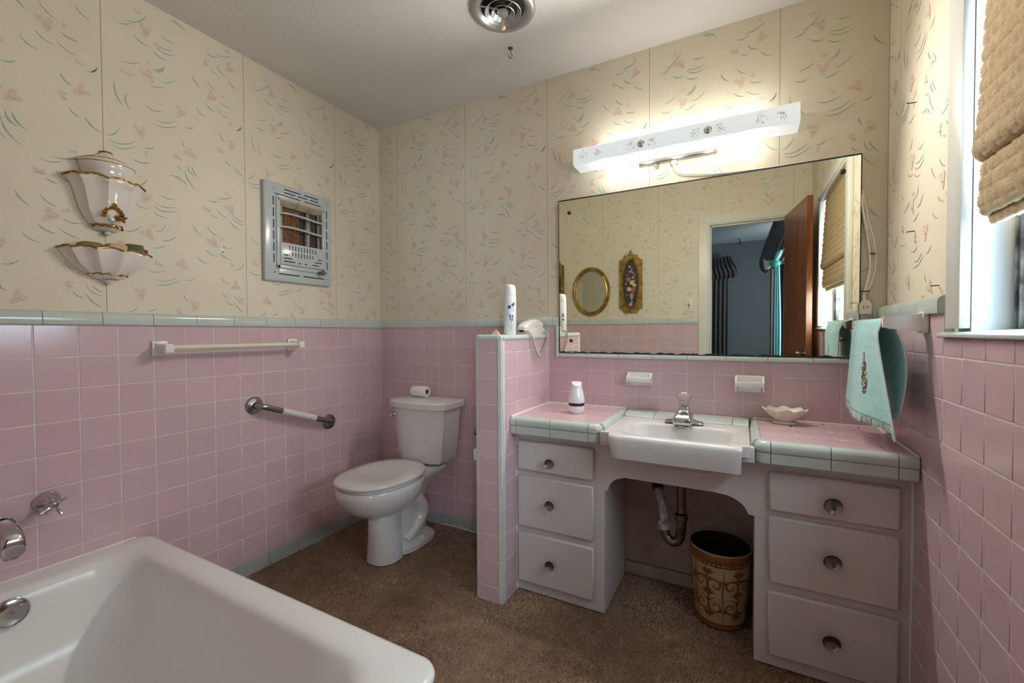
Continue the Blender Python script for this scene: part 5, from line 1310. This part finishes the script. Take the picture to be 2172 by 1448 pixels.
# ------------------------------------------------------------------ ceiling
def vent():
    c = (1.195, -0.525, ZC)
    t = thing('ceiling_vent', 'round grey metal exhaust vent with concentric rings in the ceiling', 'vent', c)
    g = M('satin_aluminium', (0.46, 0.45, 0.44), 0.34, metal=0.75)
    def ring(r0, r1, za, zb, name):
        MB().lathe([(r0, za), (r1, zb), (r1 - 0.002, zb - 0.0012), (r0 - 0.002, za - 0.001)], c, 56).build(name, g, t)
    MB().lathe([(0.127, 0.0), (0.129, -0.006), (0.124, -0.012), (0.112, -0.017), (0.098, -0.012), (0.088, -0.002), (0.085, 0.0)], c, 64).build('outer_flange', g, t, sharp=60)
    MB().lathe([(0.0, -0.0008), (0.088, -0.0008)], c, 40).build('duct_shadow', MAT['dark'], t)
    ring(0.058, 0.073, -0.006, -0.020, 'louvre_ring')
    ring(0.035, 0.047, -0.008, -0.023, 'louvre_ring')
    MB().lathe([(0.012, -0.006), (0.022, -0.016), (0.020, -0.024), (0.006, -0.026), (0, -0.026)], c, 30).build('centre_cup', g, t)
    for a in (100, 220, 340):
        d = Vector((math.cos(math.radians(a)), math.sin(math.radians(a)), 0))
        MB().tube([Vector(c) + d * 0.015 + Vector((0, 0, -0.007)), Vector(c) + d * 0.088 + Vector((0, 0, -0.005))], 0.0035, 6).build('spider_arm', g, t)
    MB().tube([(c[0], c[1], ZC - 0.024), (c[0], c[1] , ZC - 0.050)], 0.0016, 6).build('pull_wire', MAT['steel'], t)
    MB().lathe([(0.0025, -0.046), (0.0035, -0.060), (0.009, -0.070), (0.0105, -0.077), (0.006, -0.083), (0, -0.084)], c, 16).build('pull_knob', M('yellowed_plastic', (0.66, 0.50, 0.22), 0.4), t)
    h = Vector((1.108, -0.300, ZC))
    t2 = thing('ceiling_hook', 'small metal screw hook in the ceiling below the vent', 'hook', tuple(h))
    MB().lathe([(0.011, 0.0), (0.010, -0.004), (0.004, -0.006), (0, -0.006)], tuple(h), 14).build('base', M('brown_metal', (0.12, 0.08, 0.06), 0.4, metal=0.6), t2)
    r = Vector((0.88, 0.47, 0))
    MB().tube(bez([h + Vector((0, 0, -0.004)), h + Vector((0, 0, -0.020)), h + r * 0.007 + Vector((0, 0, -0.034)), h + r * 0.002 + Vector((0, 0, -0.045)), h - r * 0.008 + Vector((0, 0, -0.038)), h - r * 0.009 + Vector((0, 0, -0.030))], 6), 0.0024, 8).build('hook_wire', MAT['steel'], t2)
vent()

# ------------------------------------------------------------------ on the partition
def on_partition():
    zt = 1.1187
    c = (1.113, -0.325, zt)
    t = thing('spray_can', 'tall white and blue air freshener spray can on the partition', 'spray can', c)
    white = MAT['white_plastic']
    MB().lathe([(0.0, 0.0), (0.026, 0.0), (0.028, 0.003), (0.028, 0.172), (0.0265, 0.176)], c, 32).build('can', M('white_printed_tin', (0.80, 0.80, 0.82), 0.25), t)
    MB().lathe([(0.0272, 0.176), (0.0275, 0.19), (0.026, 0.208), (0.022, 0.219), (0.012, 0.224), (0, 0.225)], c, 32).build('cap', white, t)
    blue = M('blue_can_print', (0.03, 0.05, 0.28), 0.3)
    mb = MB()
    a_cam = math.atan2(-2.04 + 0.325, 2.04 - 1.113)
    def patch(u, h, pts):
        mb.add([(c[0] + 0.0283 * math.cos(a_cam + (u + p[0]) / 0.028), c[1] + 0.0283 * math.sin(a_cam + (u + p[0]) / 0.028), zt + h + p[1]) for p in pts], [tuple(range(len(pts)))])
    def ell(u, h, a, b, n=14): patch(u, h, [(a * math.cos(2 * PI * i / n), b * math.sin(2 * PI * i / n)) for i in range(n)])
    def bar(u, h, w_, hh): patch(u, h, [(-w_ / 2, -hh / 2), (w_ / 2, -hh / 2), (w_ / 2, hh / 2), (-w_ / 2, hh / 2)])
    ell(-0.003, 0.122, 0.007, 0.008); ell(0.012, 0.130, 0.007, 0.006); ell(0.018, 0.137, 0.005, 0.006)
    for k in range(14):
        s = k / 13; bar(-0.010 - 0.003 * math.sin(PI * s), 0.112 - 0.026 * s, 0.0012, 0.0026)
    for k in range(6): bar(0.008 + 0.008 * (k % 2), 0.118 - 0.0045 * (k // 2) * 1.5, 0.006, 0.0016)
    ell(0.000, 0.083, 0.004, 0.006); ell(0.011, 0.080, 0.004, 0.008); ell(0.001, 0.070, 0.003, 0.007); ell(0.010, 0.066, 0.003, 0.007); bar(0.006, 0.058, 0.002, 0.014)
    for k, w_ in enumerate((0.004, 0.010, 0.007, 0.005)): bar(0.006, 0.040 - 0.0055 * k, w_, 0.0016)
    bar(0.006, 0.015, 0.014, 0.0022)
    ell(0.055, 0.075, 0.006, 0.006); bar(0.055, 0.10, 0.008, 0.02)
    mb.build('blue_print', blue, t, kind='stuff')
    # telephone
    p = thing('telephone', 'white telephone with coiled cord on the partition beside the mirror', 'telephone', (1.122, -0.125, zt))
    ph = M('aged_white_phone', (0.74, 0.71, 0.65), 0.35)
    def body(prof, x0, x1, name, par):
        loops = []
        for s in range(9):
            k = s / 8; q = 1 - 0.10 * abs(2 * k - 1) ** 4
            x = x0 + (x1 - x0) * k
            loops.append([(x, -0.125 + y * q, zt + z * (q if z > 0.01 else 1)) for y, z in prof])
        return MB().loft(loops).build(name, ph, par, sharp=30)
    body([(-0.100, 0.0003), (0.094, 0.0003), (0.098, 0.012), (0.088, 0.034), (0.05, 0.044), (0.0, 0.032), (-0.07, 0.018), (-0.100, 0.012)], 1.086, 1.156, 'base', p)
    body([(-0.108, 0.020), (-0.070, 0.0215), (0.0, 0.037), (0.048, 0.049), (0.086, 0.041), (0.098, 0.046), (0.092, 0.062), (0.06, 0.073), (0.02, 0.074), (-0.04, 0.064), (-0.085, 0.050), (-0.108, 0.034)], 1.094, 1.148, 'handset', p)
    MB().box(1.110, -0.231, zt + 0.010, 1.136, -0.222, zt + 0.020, 0.002).build('cord_socket', MAT['black'], p)
    path = bez([(1.135, -0.226, zt + 0.012), (1.165, -0.245, zt + 0.010), (1.181, -0.232, zt - 0.015), (1.181, -0.212, zt - 0.048), (1.180, -0.180, zt - 0.088), (1.179, -0.150, zt - 0.104), (1.179, -0.120, zt - 0.092), (1.180, -0.085, zt - 0.055), (1.182, -0.060, zt - 0.012), (1.168, -0.052, zt + 0.009), (1.140, -0.060, zt + 0.010)], 40)
    pts = []; turn = 0.0
    for i, q in enumerate(path):
        tg = (path[min(i + 1, len(path) - 1)] - path[max(i - 1, 0)]).normalized()
        n1 = tg.cross(Vector((1, 0, 0.2))).normalized(); n2 = tg.cross(n1)
        if i: turn += (path[i] - path[i - 1]).length / 0.0046 * 2 * PI
        pts.append(q + (n1 * math.cos(turn) + n2 * math.sin(turn)) * 0.0052)
    # refine so that every coil has enough points
    fine = []
    m = 3
    for i in range(len(path) - 1):
        for k in range(m):
            fine.append((i + k / m))
    pts = []; turn = 0.0; last = None
    for f in fine:
        i = int(f); q = path[i].lerp(path[i + 1], f - i)
        tg = (path[i + 1] - path[i]).normalized(); n1 = tg.cross(Vector((1, 0, 0.2))).normalized(); n2 = tg.cross(n1)
        if last is not None: turn += (q - last).length / 0.0050 * 2 * PI
        last = q
        pts.append(q + (n1 * math.cos(turn) + n2 * math.sin(turn)) * 0.0050)
    MB().tube(pts, 0.0014, 6).build('coiled_cord', M('ivory_coil', (0.56, 0.52, 0.42), 0.4), p)
    s = thing('folded_card', 'small folded tan card standing on the end of the partition', 'card', (1.078, -0.395, zt))
    cm = M('tan_card', (0.52, 0.38, 0.22), 0.8)
    MB().add([(1.066, -0.408, zt), (1.090, -0.398, zt), (1.083, -0.396, zt + 0.022), (1.066, -0.3985, zt + 0.014), (1.066, -0.409, zt), (1.090, -0.399, zt), (1.083, -0.397, zt + 0.022), (1.066, -0.3995, zt + 0.014)],
             [(0, 1, 2, 3), (4, 7, 6, 5), (0, 4, 5, 1), (1, 5, 6, 2), (2, 6, 7, 3), (3, 7, 4, 0)]).build('leaf', cm, s)
    MB().add([(1.090, -0.398, zt), (1.094, -0.380, zt), (1.083, -0.396, zt + 0.022), (1.091, -0.398, zt), (1.095, -0.380, zt), (1.084, -0.396, zt + 0.022)], [(0, 1, 2), (3, 5, 4), (0, 3, 4, 1), (1, 4, 5, 2), (2, 5, 3, 0)]).build('leaf', cm, s)
on_partition()
def toilet_side():
    t = thing('paper_holder', 'white ceramic paper holder on the toilet side of the partition', 'paper holder', (1.04, -0.40, 0.60))
    MB().box(1.028, -0.475, 0.555, 1.0405, -0.300, 0.640, 0.004).box(1.006, -0.470, 0.570, 1.030, -0.455, 0.622, 0.005).box(1.006, -0.320, 0.570, 1.030, -0.305, 0.622, 0.005).build('holder_body', MAT['ceramic'], t)
    MB().tube([(1.013, -0.457, 0.596), (1.013, -0.318, 0.596)], 0.007, 12).build('spindle', MAT['white_plastic'], t)
    k = MB().lathe([(0.014, 0.0), (0.010, -0.008), (0.008, -0.018), (0.014, -0.030), (0.0155, -0.040), (0.011, -0.048), (0, -0.050)], (1.0400, -0.440, 0.690), 18, axis='x').build('metal_peg', MAT['nickel'])
    tag(k, 'small dull metal peg on the toilet side of the partition', 'peg')
    w_ = MB().tube(bez([(0.50, -0.028, 0.012), (0.60, -0.016, 0.010), (0.72, -0.020, 0.006), (0.84, -0.016, 0.009), (0.95, -0.022, 0.005), (1.038, -0.02, 0.007)], 8), 0.0026, 6).build('white_wire', MAT['cable'])
    tag(w_, 'thin white wire running along the carpet edge behind the toilet', 'wire')
toilet_side()

# ------------------------------------------------------------------ on the counter and backsplash
def counter_things():
    zt = ZT + 0.0006
    c = (1.388, -0.215, zt)
    t = thing('air_freshener', 'white cone air freshener with a purple band on the left counter', 'air freshener', c)
    gl = M('glossy_white_plastic', (0.82, 0.83, 0.85), 0.15)
    MB().lathe([(0.0, 0.0), (0.028, 0.0), (0.033, 0.006), (0.0365, 0.022), (0.036, 0.034)], c, 36).build('base', gl, t)
    MB().lathe([(0.0345, 0.034), (0.0352, 0.036), (0.0345, 0.046), (0.034, 0.047)], c, 36).build('purple_band', M('dark_purple_plastic', (0.06, 0.008, 0.035), 0.15), t)
    loops = []
    for r, h in ((0.0355, 0.047), (0.0365, 0.050), (0.0355, 0.065), (0.031, 0.088), (0.0255, 0.108), (0.0235, 0.122), (0.0235, 0.134), (0.0225, 0.138)):
        l = []
        for i in range(36):
            a = 2 * PI * i / 36; x, y = r * math.cos(a), r * math.sin(a)
            cut = 0.016 * max(0, (x * 0.5 - y * 0.87) / 0.0235) if h > 0.12 else 0
            l.append((c[0] + x, c[1] + y, zt + h - cut * (h - 0.12) / 0.018 * 0.9))
        loops.append(l)
    MB().loft(loops, True, True).build('slanted_top', gl, t, sharp=50)
    # soap dish and tumbler holder in the backsplash tiles
    t = thing('soap_dish', 'white ceramic soap dish on the backsplash left of the faucet', 'soap dish', (1.623, 0.0, 0.88))
    def dish(t, x0, x1, z0, z1, ridges):
        b = MB().box(x0, -0.012, z0, x1, 0.0, z1, 0.004)
        zf = z0 + (z1 - z0) * 0.40
        for xa, xb in ((x0, x0 + 0.008), (x1 - 0.008, x1)):
            b.loft([[(x, -0.010, z1 - 0.002), (x, -0.030, z1 - 0.014), (x, -0.050, zf + 0.016), (x, -0.053, zf), (x, -0.030, z0 + 0.004), (x, -0.010, z0 + 0.002)] for x in (xa, xb)])
        b.box(x0, -0.054, zf - 0.004, x1, -0.046, zf + 0.018, 0.003).box(x0 + 0.004, -0.050, zf - 0.005, x1 - 0.004, -0.008, zf + 0.002)
        b.loft([[(x, -0.010, z0 + 0.002), (x, -0.046, zf - 0.004), (x, -0.010, zf - 0.002)] for x in (x0 + 0.012, x1 - 0.012)])
        b.build('dish_body', MAT['ceramic'], t)
        r = MB()
        for k in range(ridges): r.tube([(x0 + 0.018 + (x1 - x0 - 0.036) * k / (ridges - 1), -0.044, zf + 0.003), (x0 + 0.018 + (x1 - x0 - 0.036) * k / (ridges - 1), -0.014, zf + 0.003)], 0.003, 8)
        r.build('drain_ridges', MAT['ceramic'], t)
    dish(t, 1.568, 1.678, 0.880, 0.940, 4)
    t = thing('soap_dish', 'white ceramic soap dish on the backsplash above the milk glass bowl', 'soap dish', (2.065, 0.0, 0.88))
    dish(t, 2.012, 2.118, 0.877, 0.945, 2)
    # milk glass compote
    c = (2.186, -0.062, zt)
    t = thing('milk_glass_bowl', 'cream milk glass footed bowl with a ruffled rim on the right counter', 'bowl', c)
    n = 96; loops = []
    for r, h, wv in ((0.020, 0.010, 0), (0.030, 0.014, 0), (0.044, 0.024, 0.0), (0.056, 0.036, 0.1), (0.067, 0.047, 0.5), (0.0755, 0.0555, 1.0)):
        loops.append([(c[0] + r * (1 + 0.03 * wv * math.cos(8 * 2 * PI * i / n)) * math.cos(2 * PI * i / n), c[1] + 0.72 * r * (1 + 0.03 * wv * math.cos(8 * 2 * PI * i / n)) * math.sin(2 * PI * i / n), zt + h + 0.004 * wv * math.cos(8 * 2 * PI * i / n) + 0.0012 * wv * math.cos(32 * 2 * PI * i / n)) for i in range(n)])
    o = MB().loft(loops, True, False).build('bowl', MAT['milk'], t, sharp=60)
    s = o.modifiers.new('thickness', 'SOLIDIFY'); s.thickness = 0.0035; s.offset = -1
    MB().lathe([(0.0, 0.0), (0.041, 0.0), (0.043, 0.003), (0.040, 0.006), (0.024, 0.009), (0.020, 0.0115), (0, 0.0115)], c, 40, sy=0.75).build('foot', MAT['milk'], t)
    em = MB()
    for k in range(14):
        a0 = 2 * PI * k / 14
        pts = []
        for j in range(9):
            s_ = j / 8; a = a0 + (s_ - 0.5) * 0.42; h = 0.027 + 0.016 * math.sin(PI * s_); r = 0.0475 + (h - 0.027) * 0.95 + 0.0006
            pts.append((c[0] + r * math.cos(a), c[1] + 0.72 * r * math.sin(a), zt + h))
        em.tube(pts, 0.0015, 6)
    em.build('raised_scallops', MAT['milk'], o, kind='stuff')
counter_things()

# ------------------------------------------------------------------ towel and rail on the right wall
def hand_towel():
    r = thing('towel_rail', 'white ceramic towel rail with aqua towel on the right wall', 'towel rail', (W, -0.27, 1.148))
    zb = 1.150
    for y, sg in ((-0.4495, 1), (-0.075, -1)):
        b = MB().box(W - 0.014, y - 0.024, zb - 0.030, W, y + 0.024, zb + 0.030, 0.005)
        b.loft([[(x, y + s * dy, zb + dz) for s, dz in ((-1, -hz), (1, -hz), (1, hz), (-1, hz))] for x, dy, hz in ((W - 0.012, 0.019, 0.026), (W - 0.026, 0.016, 0.022), (W - 0.050, 0.0155, 0.0195), (W - 0.082, 0.015, 0.0175), (W - 0.096, 0.0115, 0.013))])
        b.build('bracket', MAT['ceramic'], r)
    MB().tube([(2.400, -0.445, zb), (2.400, -0.08, zb)], 0.0085, 12).build('rod', MAT['ivory_bar'], r)
    t = thing('hand_towel', 'fringed aqua hand towel with a small embroidered motif hanging by the mirror', 'towel', (2.39, -0.3, 0.86))
    ns, nt = 90, 70
    def surf(s, q):
        """s 0..1 from the front hem over the rail to the back hem, q 0..1 from the mirror side to the near side"""
        Lf = 0.50
        yt = -0.130 - 0.312 * q
        if s < Lf:                        # front fall
            k = 1 - s / Lf                # 0 at rail, 1 at hem
            e = k ** 1.25
            y = yt * (1 - e) + (-0.105 - 0.445 * q) * e
            fold = math.sin(q * 3.1 * PI + 0.5)
            x = 2.391 - 0.010 * math.sin(min(1, k * 6) * PI / 2) + e * (-0.022 + 0.052 * q ** 1.5) + 0.014 * fold * (0.3 + 0.7 * e) * min(1, k * 5) + 0.004 * math.sin(q * 15 + 2 * k) * e
            z = zb + 0.008 - k * (0.274 + 0.030 * q ** 0.6 + 0.004 * math.sin(q * 9))
        else:                             # back fall
            k = (s - Lf) / (1 - Lf); e = k ** 1.1
            y = yt * (1 - e) + (-0.125 - 0.352 * q) * e
            x = 2.409 + 0.014 * math.sin(min(1, k * 3) * PI / 2) + e * (0.016 + 0.012 * math.sin(q * 5)) + 0.018 * math.sin(PI * k) * q
            z = zb + 0.008 - k * (0.262 + 0.004 * math.sin(q * 11))
        if abs(s - Lf) < 0.045:           # roll over the rail
            a = (s - Lf) / 0.045 * PI / 2
            z = zb + 0.011 * math.cos(a) + 0.001 - 0.004 * (1 - math.cos(a)); x = 2.400 + 0.0105 * math.sin(a)
        return (x, y, z)
    v = [surf(i / ns, j / nt) for i in range(ns + 1) for j in range(nt + 1)]
    f = [(i * (nt + 1) + j, i * (nt + 1) + j + 1, (i + 1) * (nt + 1) + j + 1, (i + 1) * (nt + 1) + j) for i in range(ns) for j in range(nt)]
    o = MB().add(v, f).build('cloth', MAT['towel'], t, sharp=180)
    s = o.modifiers.new('thickness', 'SOLIDIFY'); s.thickness = 0.0035; s.offset = 0
    fr = MB()
    for side, n in ((0.0, 150), (1.0, 110)):
        for k in range(n):
            q = (k + 0.5) / n; p = Vector(surf(side, q)); p2 = Vector(surf(abs(side - 0.02), q)); d = (p - p2).normalized()
            a = p + Vector((random.uniform(-.001, .001), random.uniform(-.001, .001), 0))
            e = d * random.uniform(0.018, 0.026) + Vector((random.uniform(-.003, .003), random.uniform(-.005, .005), 0))
            fr.tube([a, a + e * 0.5 + Vector((0, random.uniform(-.002, .002), 0)), a + e], [0.0013, 0.0012, 0.0006], 4)
    fr.build('fringe', MAT['fringe'], t, kind='stuff')
    for q0 in (0.0005, 0.9995):
        MB().tube([Vector(surf(i / ns, q0)) for i in range(ns + 1)], 0.0022, 6).build('selvedge', MAT['fringe'], t)
    em = [MB(), MB()]; rr = random.Random(5)
    for k in range(130):
        h = rr.uniform(0, 1); q = 0.56 + 0.040 * rr.uniform(-1, 1) * math.sin(PI * min(1, h + 0.12)); s_ = 0.12 + 0.21 * h
        a = rr.uniform(0, PI)
        m = em[k % 2 if h < 0.85 else 1]
        pts = []
        for e in (-1, 0, 1):
            p = Vector(surf(s_ + e * 0.006 * math.sin(a), q + e * 0.012 * math.cos(a))); pts.append((p.x - 0.0030, p.y - 0.0016, p.z))
        m.tube(pts, [0.0008, 0.0022, 0.0008], 5)
    em[0].build('embroidery', M('plum_thread', (0.18, 0.05, 0.07), 0.8), o, kind='stuff')
    em[1].build('embroidery', M('cream_thread', (0.55, 0.42, 0.35), 0.8), o, kind='stuff')
hand_towel()
for lab, y, z, dy in (('dark nail in the right wall beside the window casing', -0.478, 1.248, 0.02), ('bent black pin high on the papered right wall', -0.268, 1.830, 0.014), ('short black pin midway up the papered right wall', -0.284, 1.432, 0.012)):
    tag(MB().tube([(W2 + 0.002, y, z), (W2 - 0.016, y - 0.004, z - 0.001), (W2 - 0.022, y - dy, z - 0.003)], 0.0016, 6).build('nail', MAT['black']), lab, 'nail')

# ------------------------------------------------------------------ on the wall with the door (seen in the mirror)
def front_wall_things():
    y = YF
    t = thing('oval_mirror', 'small oval mirror in a gilt frame, reflected in the large mirror', 'mirror', (0.757, y, 1.243))
    cx, cz, a, b = 0.757, 1.476, 0.166, 0.215
    n = 72; loops = []
    for d, o in ((0.0, 0.018), (0.014, 0.017), (0.022, 0.010), (0.022, 0.002), (0.015, -0.006), (0.018, -0.014), (0.012, -0.022), (0.004, -0.024)):
        loops.append([(cx + (a + o) * math.cos(2 * PI * i / n), y + d, cz + (b + o) * math.sin(2 * PI * i / n)) for i in range(n)])
    MB().loft(loops, False, False).build('frame', MAT['gilt'], t, sharp=30)
    MB().add([(cx + (a - 0.02) * math.cos(2 * PI * i / n), y + 0.005, cz + (b - 0.02) * math.sin(2 * PI * i / n)) for i in range(n)], [tuple(range(n))]).build('glass', M('old_silvered_glass', (0.84, 0.86, 0.80), 0.02, metal=1.0), t)
    def picture(cx, label, ht):
        t = thing('picture_frame', label, 'picture', (cx, y, 1.262), 'gilt framed flower pictures')
        w_, z0, z1 = 0.103, 1.262, 1.79
        r = 0.042
        poly = []
        for qx, qz, a0 in ((1, 1, 270), (-1, 1, 0), (-1, -1, 90), (1, -1, 180)):
            X, Z = cx + qx * w_, (z1 if qz > 0 else z0)
            for k in range(7):
                an = math.radians(a0 - 90 * k / 6) if True else 0
                poly.append((X + r * math.cos(an) * 1.0, Z + r * math.sin(an)))
        # notched corners: arcs bite inwards
        poly = []
        for qx, qz in ((1, 1), (-1, 1), (-1, -1), (1, -1)):
            X, Z = cx + qx * w_, (z1 if qz > 0 else z0)
            arc = []
            for k in range(7):
                an = PI / 2 * k / 6
                arc.append((X - qx * r * math.cos(an), Z - qz * r * math.sin(an)) if True else None)
            # from (X - r, Z) to (X, Z - r)
            arc = sorted(arc, key=lambda p: -abs(p[0] - cx) if True else 0)
            if (qx > 0) != (qz > 0): arc = arc[::-1]
            poly += arc
        n2 = 60; zc = (z0 + z1) / 2; A, B = 0.070, 0.222
        MB().prism(poly, 'y', y + 0.0, y + 0.016).build('frame', MAT['gilt'], t)
        loops = []
        for d, o in ((0.016, 0.014), (0.024, 0.010), (0.024, 0.003), (0.017, -0.002)):
            loops.append([(cx + (A + o) * math.cos(2 * PI * i / n2), y + d, zc + (B + o) * math.sin(2 * PI * i / n2)) for i in range(n2)])
        MB().loft(loops, False, False).build('oval_moulding', MAT['gilt'], t)
        cnv = MB().add([(cx + A * math.cos(2 * PI * i / n2), y + 0.0172, zc + B * math.sin(2 * PI * i / n2)) for i in range(n2)], [tuple(range(n2))]).build('canvas', M('dark_canvas', (0.045, 0.038, 0.032), 0.6, var=0.4, vscale=14), t)
        cols = [M('paint_rose', (0.42, 0.11, 0.10), 0.6), M('paint_cream', (0.62, 0.52, 0.30), 0.6), M('paint_pink', (0.50, 0.28, 0.28), 0.6), M('paint_green', (0.10, 0.13, 0.06), 0.6), M('paint_vase', (0.40, 0.31, 0.18), 0.6)]
        mbs = [MB() for _ in cols]; rr = random.Random(11)
        def blob(i, u, z, s):
            m = 9; d = 0.0176 + 0.0002 * rr.random() * 4
            for k in range(7):
                an = 2 * PI * k / 7 + rr.random(); 
                mbs[i].add([(cx + u + s * 0.55 * math.cos(an) + s * 0.5 * math.cos(2 * PI * j / m), y + d + 0.0001 * k, z + s * 0.55 * math.sin(an) + s * 0.42 * math.sin(2 * PI * j / m)) for j in range(m)], [tuple(range(m))])
        zb = zc
        for i, u, dz, s in ((0, -0.018, 0.045, 0.022), (2, 0.022, 0.060, 0.014), (1, 0.016, 0.012, 0.024), (1, 0.034, -0.012, 0.016), (0, 0.020, -0.052, 0.024), (1, -0.014, -0.045, 0.020), (0, -0.042, 0.006, 0.013), (2, 0.000, 0.115, 0.013), (2, 0.020, 0.105, 0.009), (1, -0.010, 0.160, 0.010), (2, 0.010, 0.140, 0.008), (2, 0.036, 0.085, 0.008), (3, -0.030, 0.085, 0.012), (3, 0.040, 0.035, 0.012), (3, -0.036, -0.03, 0.012), (0, -0.032, -0.10, 0.010), (2, 0.0, -0.185, 0.018)):
            blob(i, u, zb + dz, s)
        d = 0.0179
        mbs[4].add([(cx + p[0], y + d, zb + p[1]) for p in ((-0.006, -0.085), (0.026, -0.085), (0.022, -0.12), (0.013, -0.14), (0.014, -0.16), (0.03, -0.168), (-0.01, -0.168), (0.006, -0.16), (0.006, -0.14), (-0.002, -0.12))], [(0, 1, 2, 9), (9, 2, 3, 8), (8, 3, 4, 7), (7, 4, 5, 6)])
        for mb, m in zip(mbs, cols): mb.build('painted_bouquet', m, cnv, kind='stuff')
        cr = MB()
        for u, dz, s in ((0, 0.028, 0.011), (-0.013, 0.008, 0.010), (0.013, 0.008, 0.010), (0, 0.010, 0.011), (-0.024, 0.0, 0.007), (0.024, 0.0, 0.007)):
            cr.lathe([(0, -s), (s * 0.8, -s * 0.6), (s, 0), (s * 0.8, s * 0.6), (0, s * 1.2)], (cx + u, y + 0.010, z1 + dz + 0.002), 10, sy=0.6)
        cr.build('carved_crest', MAT['gilt'], t)
    picture(1.134, 'gilt framed flower picture beside the oval mirror, nearest the door', 0)
    picture(0.380, 'gilt framed flower picture cut off by the left edge of the large mirror', 0)
    s = thing('light_switch', 'ivory light switch plate beside the doorway, seen in the mirror', 'switch', (1.628, y, 1.262))
    MB().box(1.593, y, 1.262, 1.663, y + 0.006, 1.377, 0.003).build('plate', MAT['ivory'], s)
    MB().box(1.623, y + 0.005, 1.306, 1.633, y + 0.016, 1.332, 0.002).build('toggle', M('brown_toggle', (0.20, 0.13, 0.07), 0.4), s)
    for z in (1.288, 1.351): MB().lathe([(0.004, 0.006), (0.003, 0.0075), (0, 0.0078)], (1.628, y, z), 10, axis='y').build('screw', MAT['steel'], s)
front_wall_things()
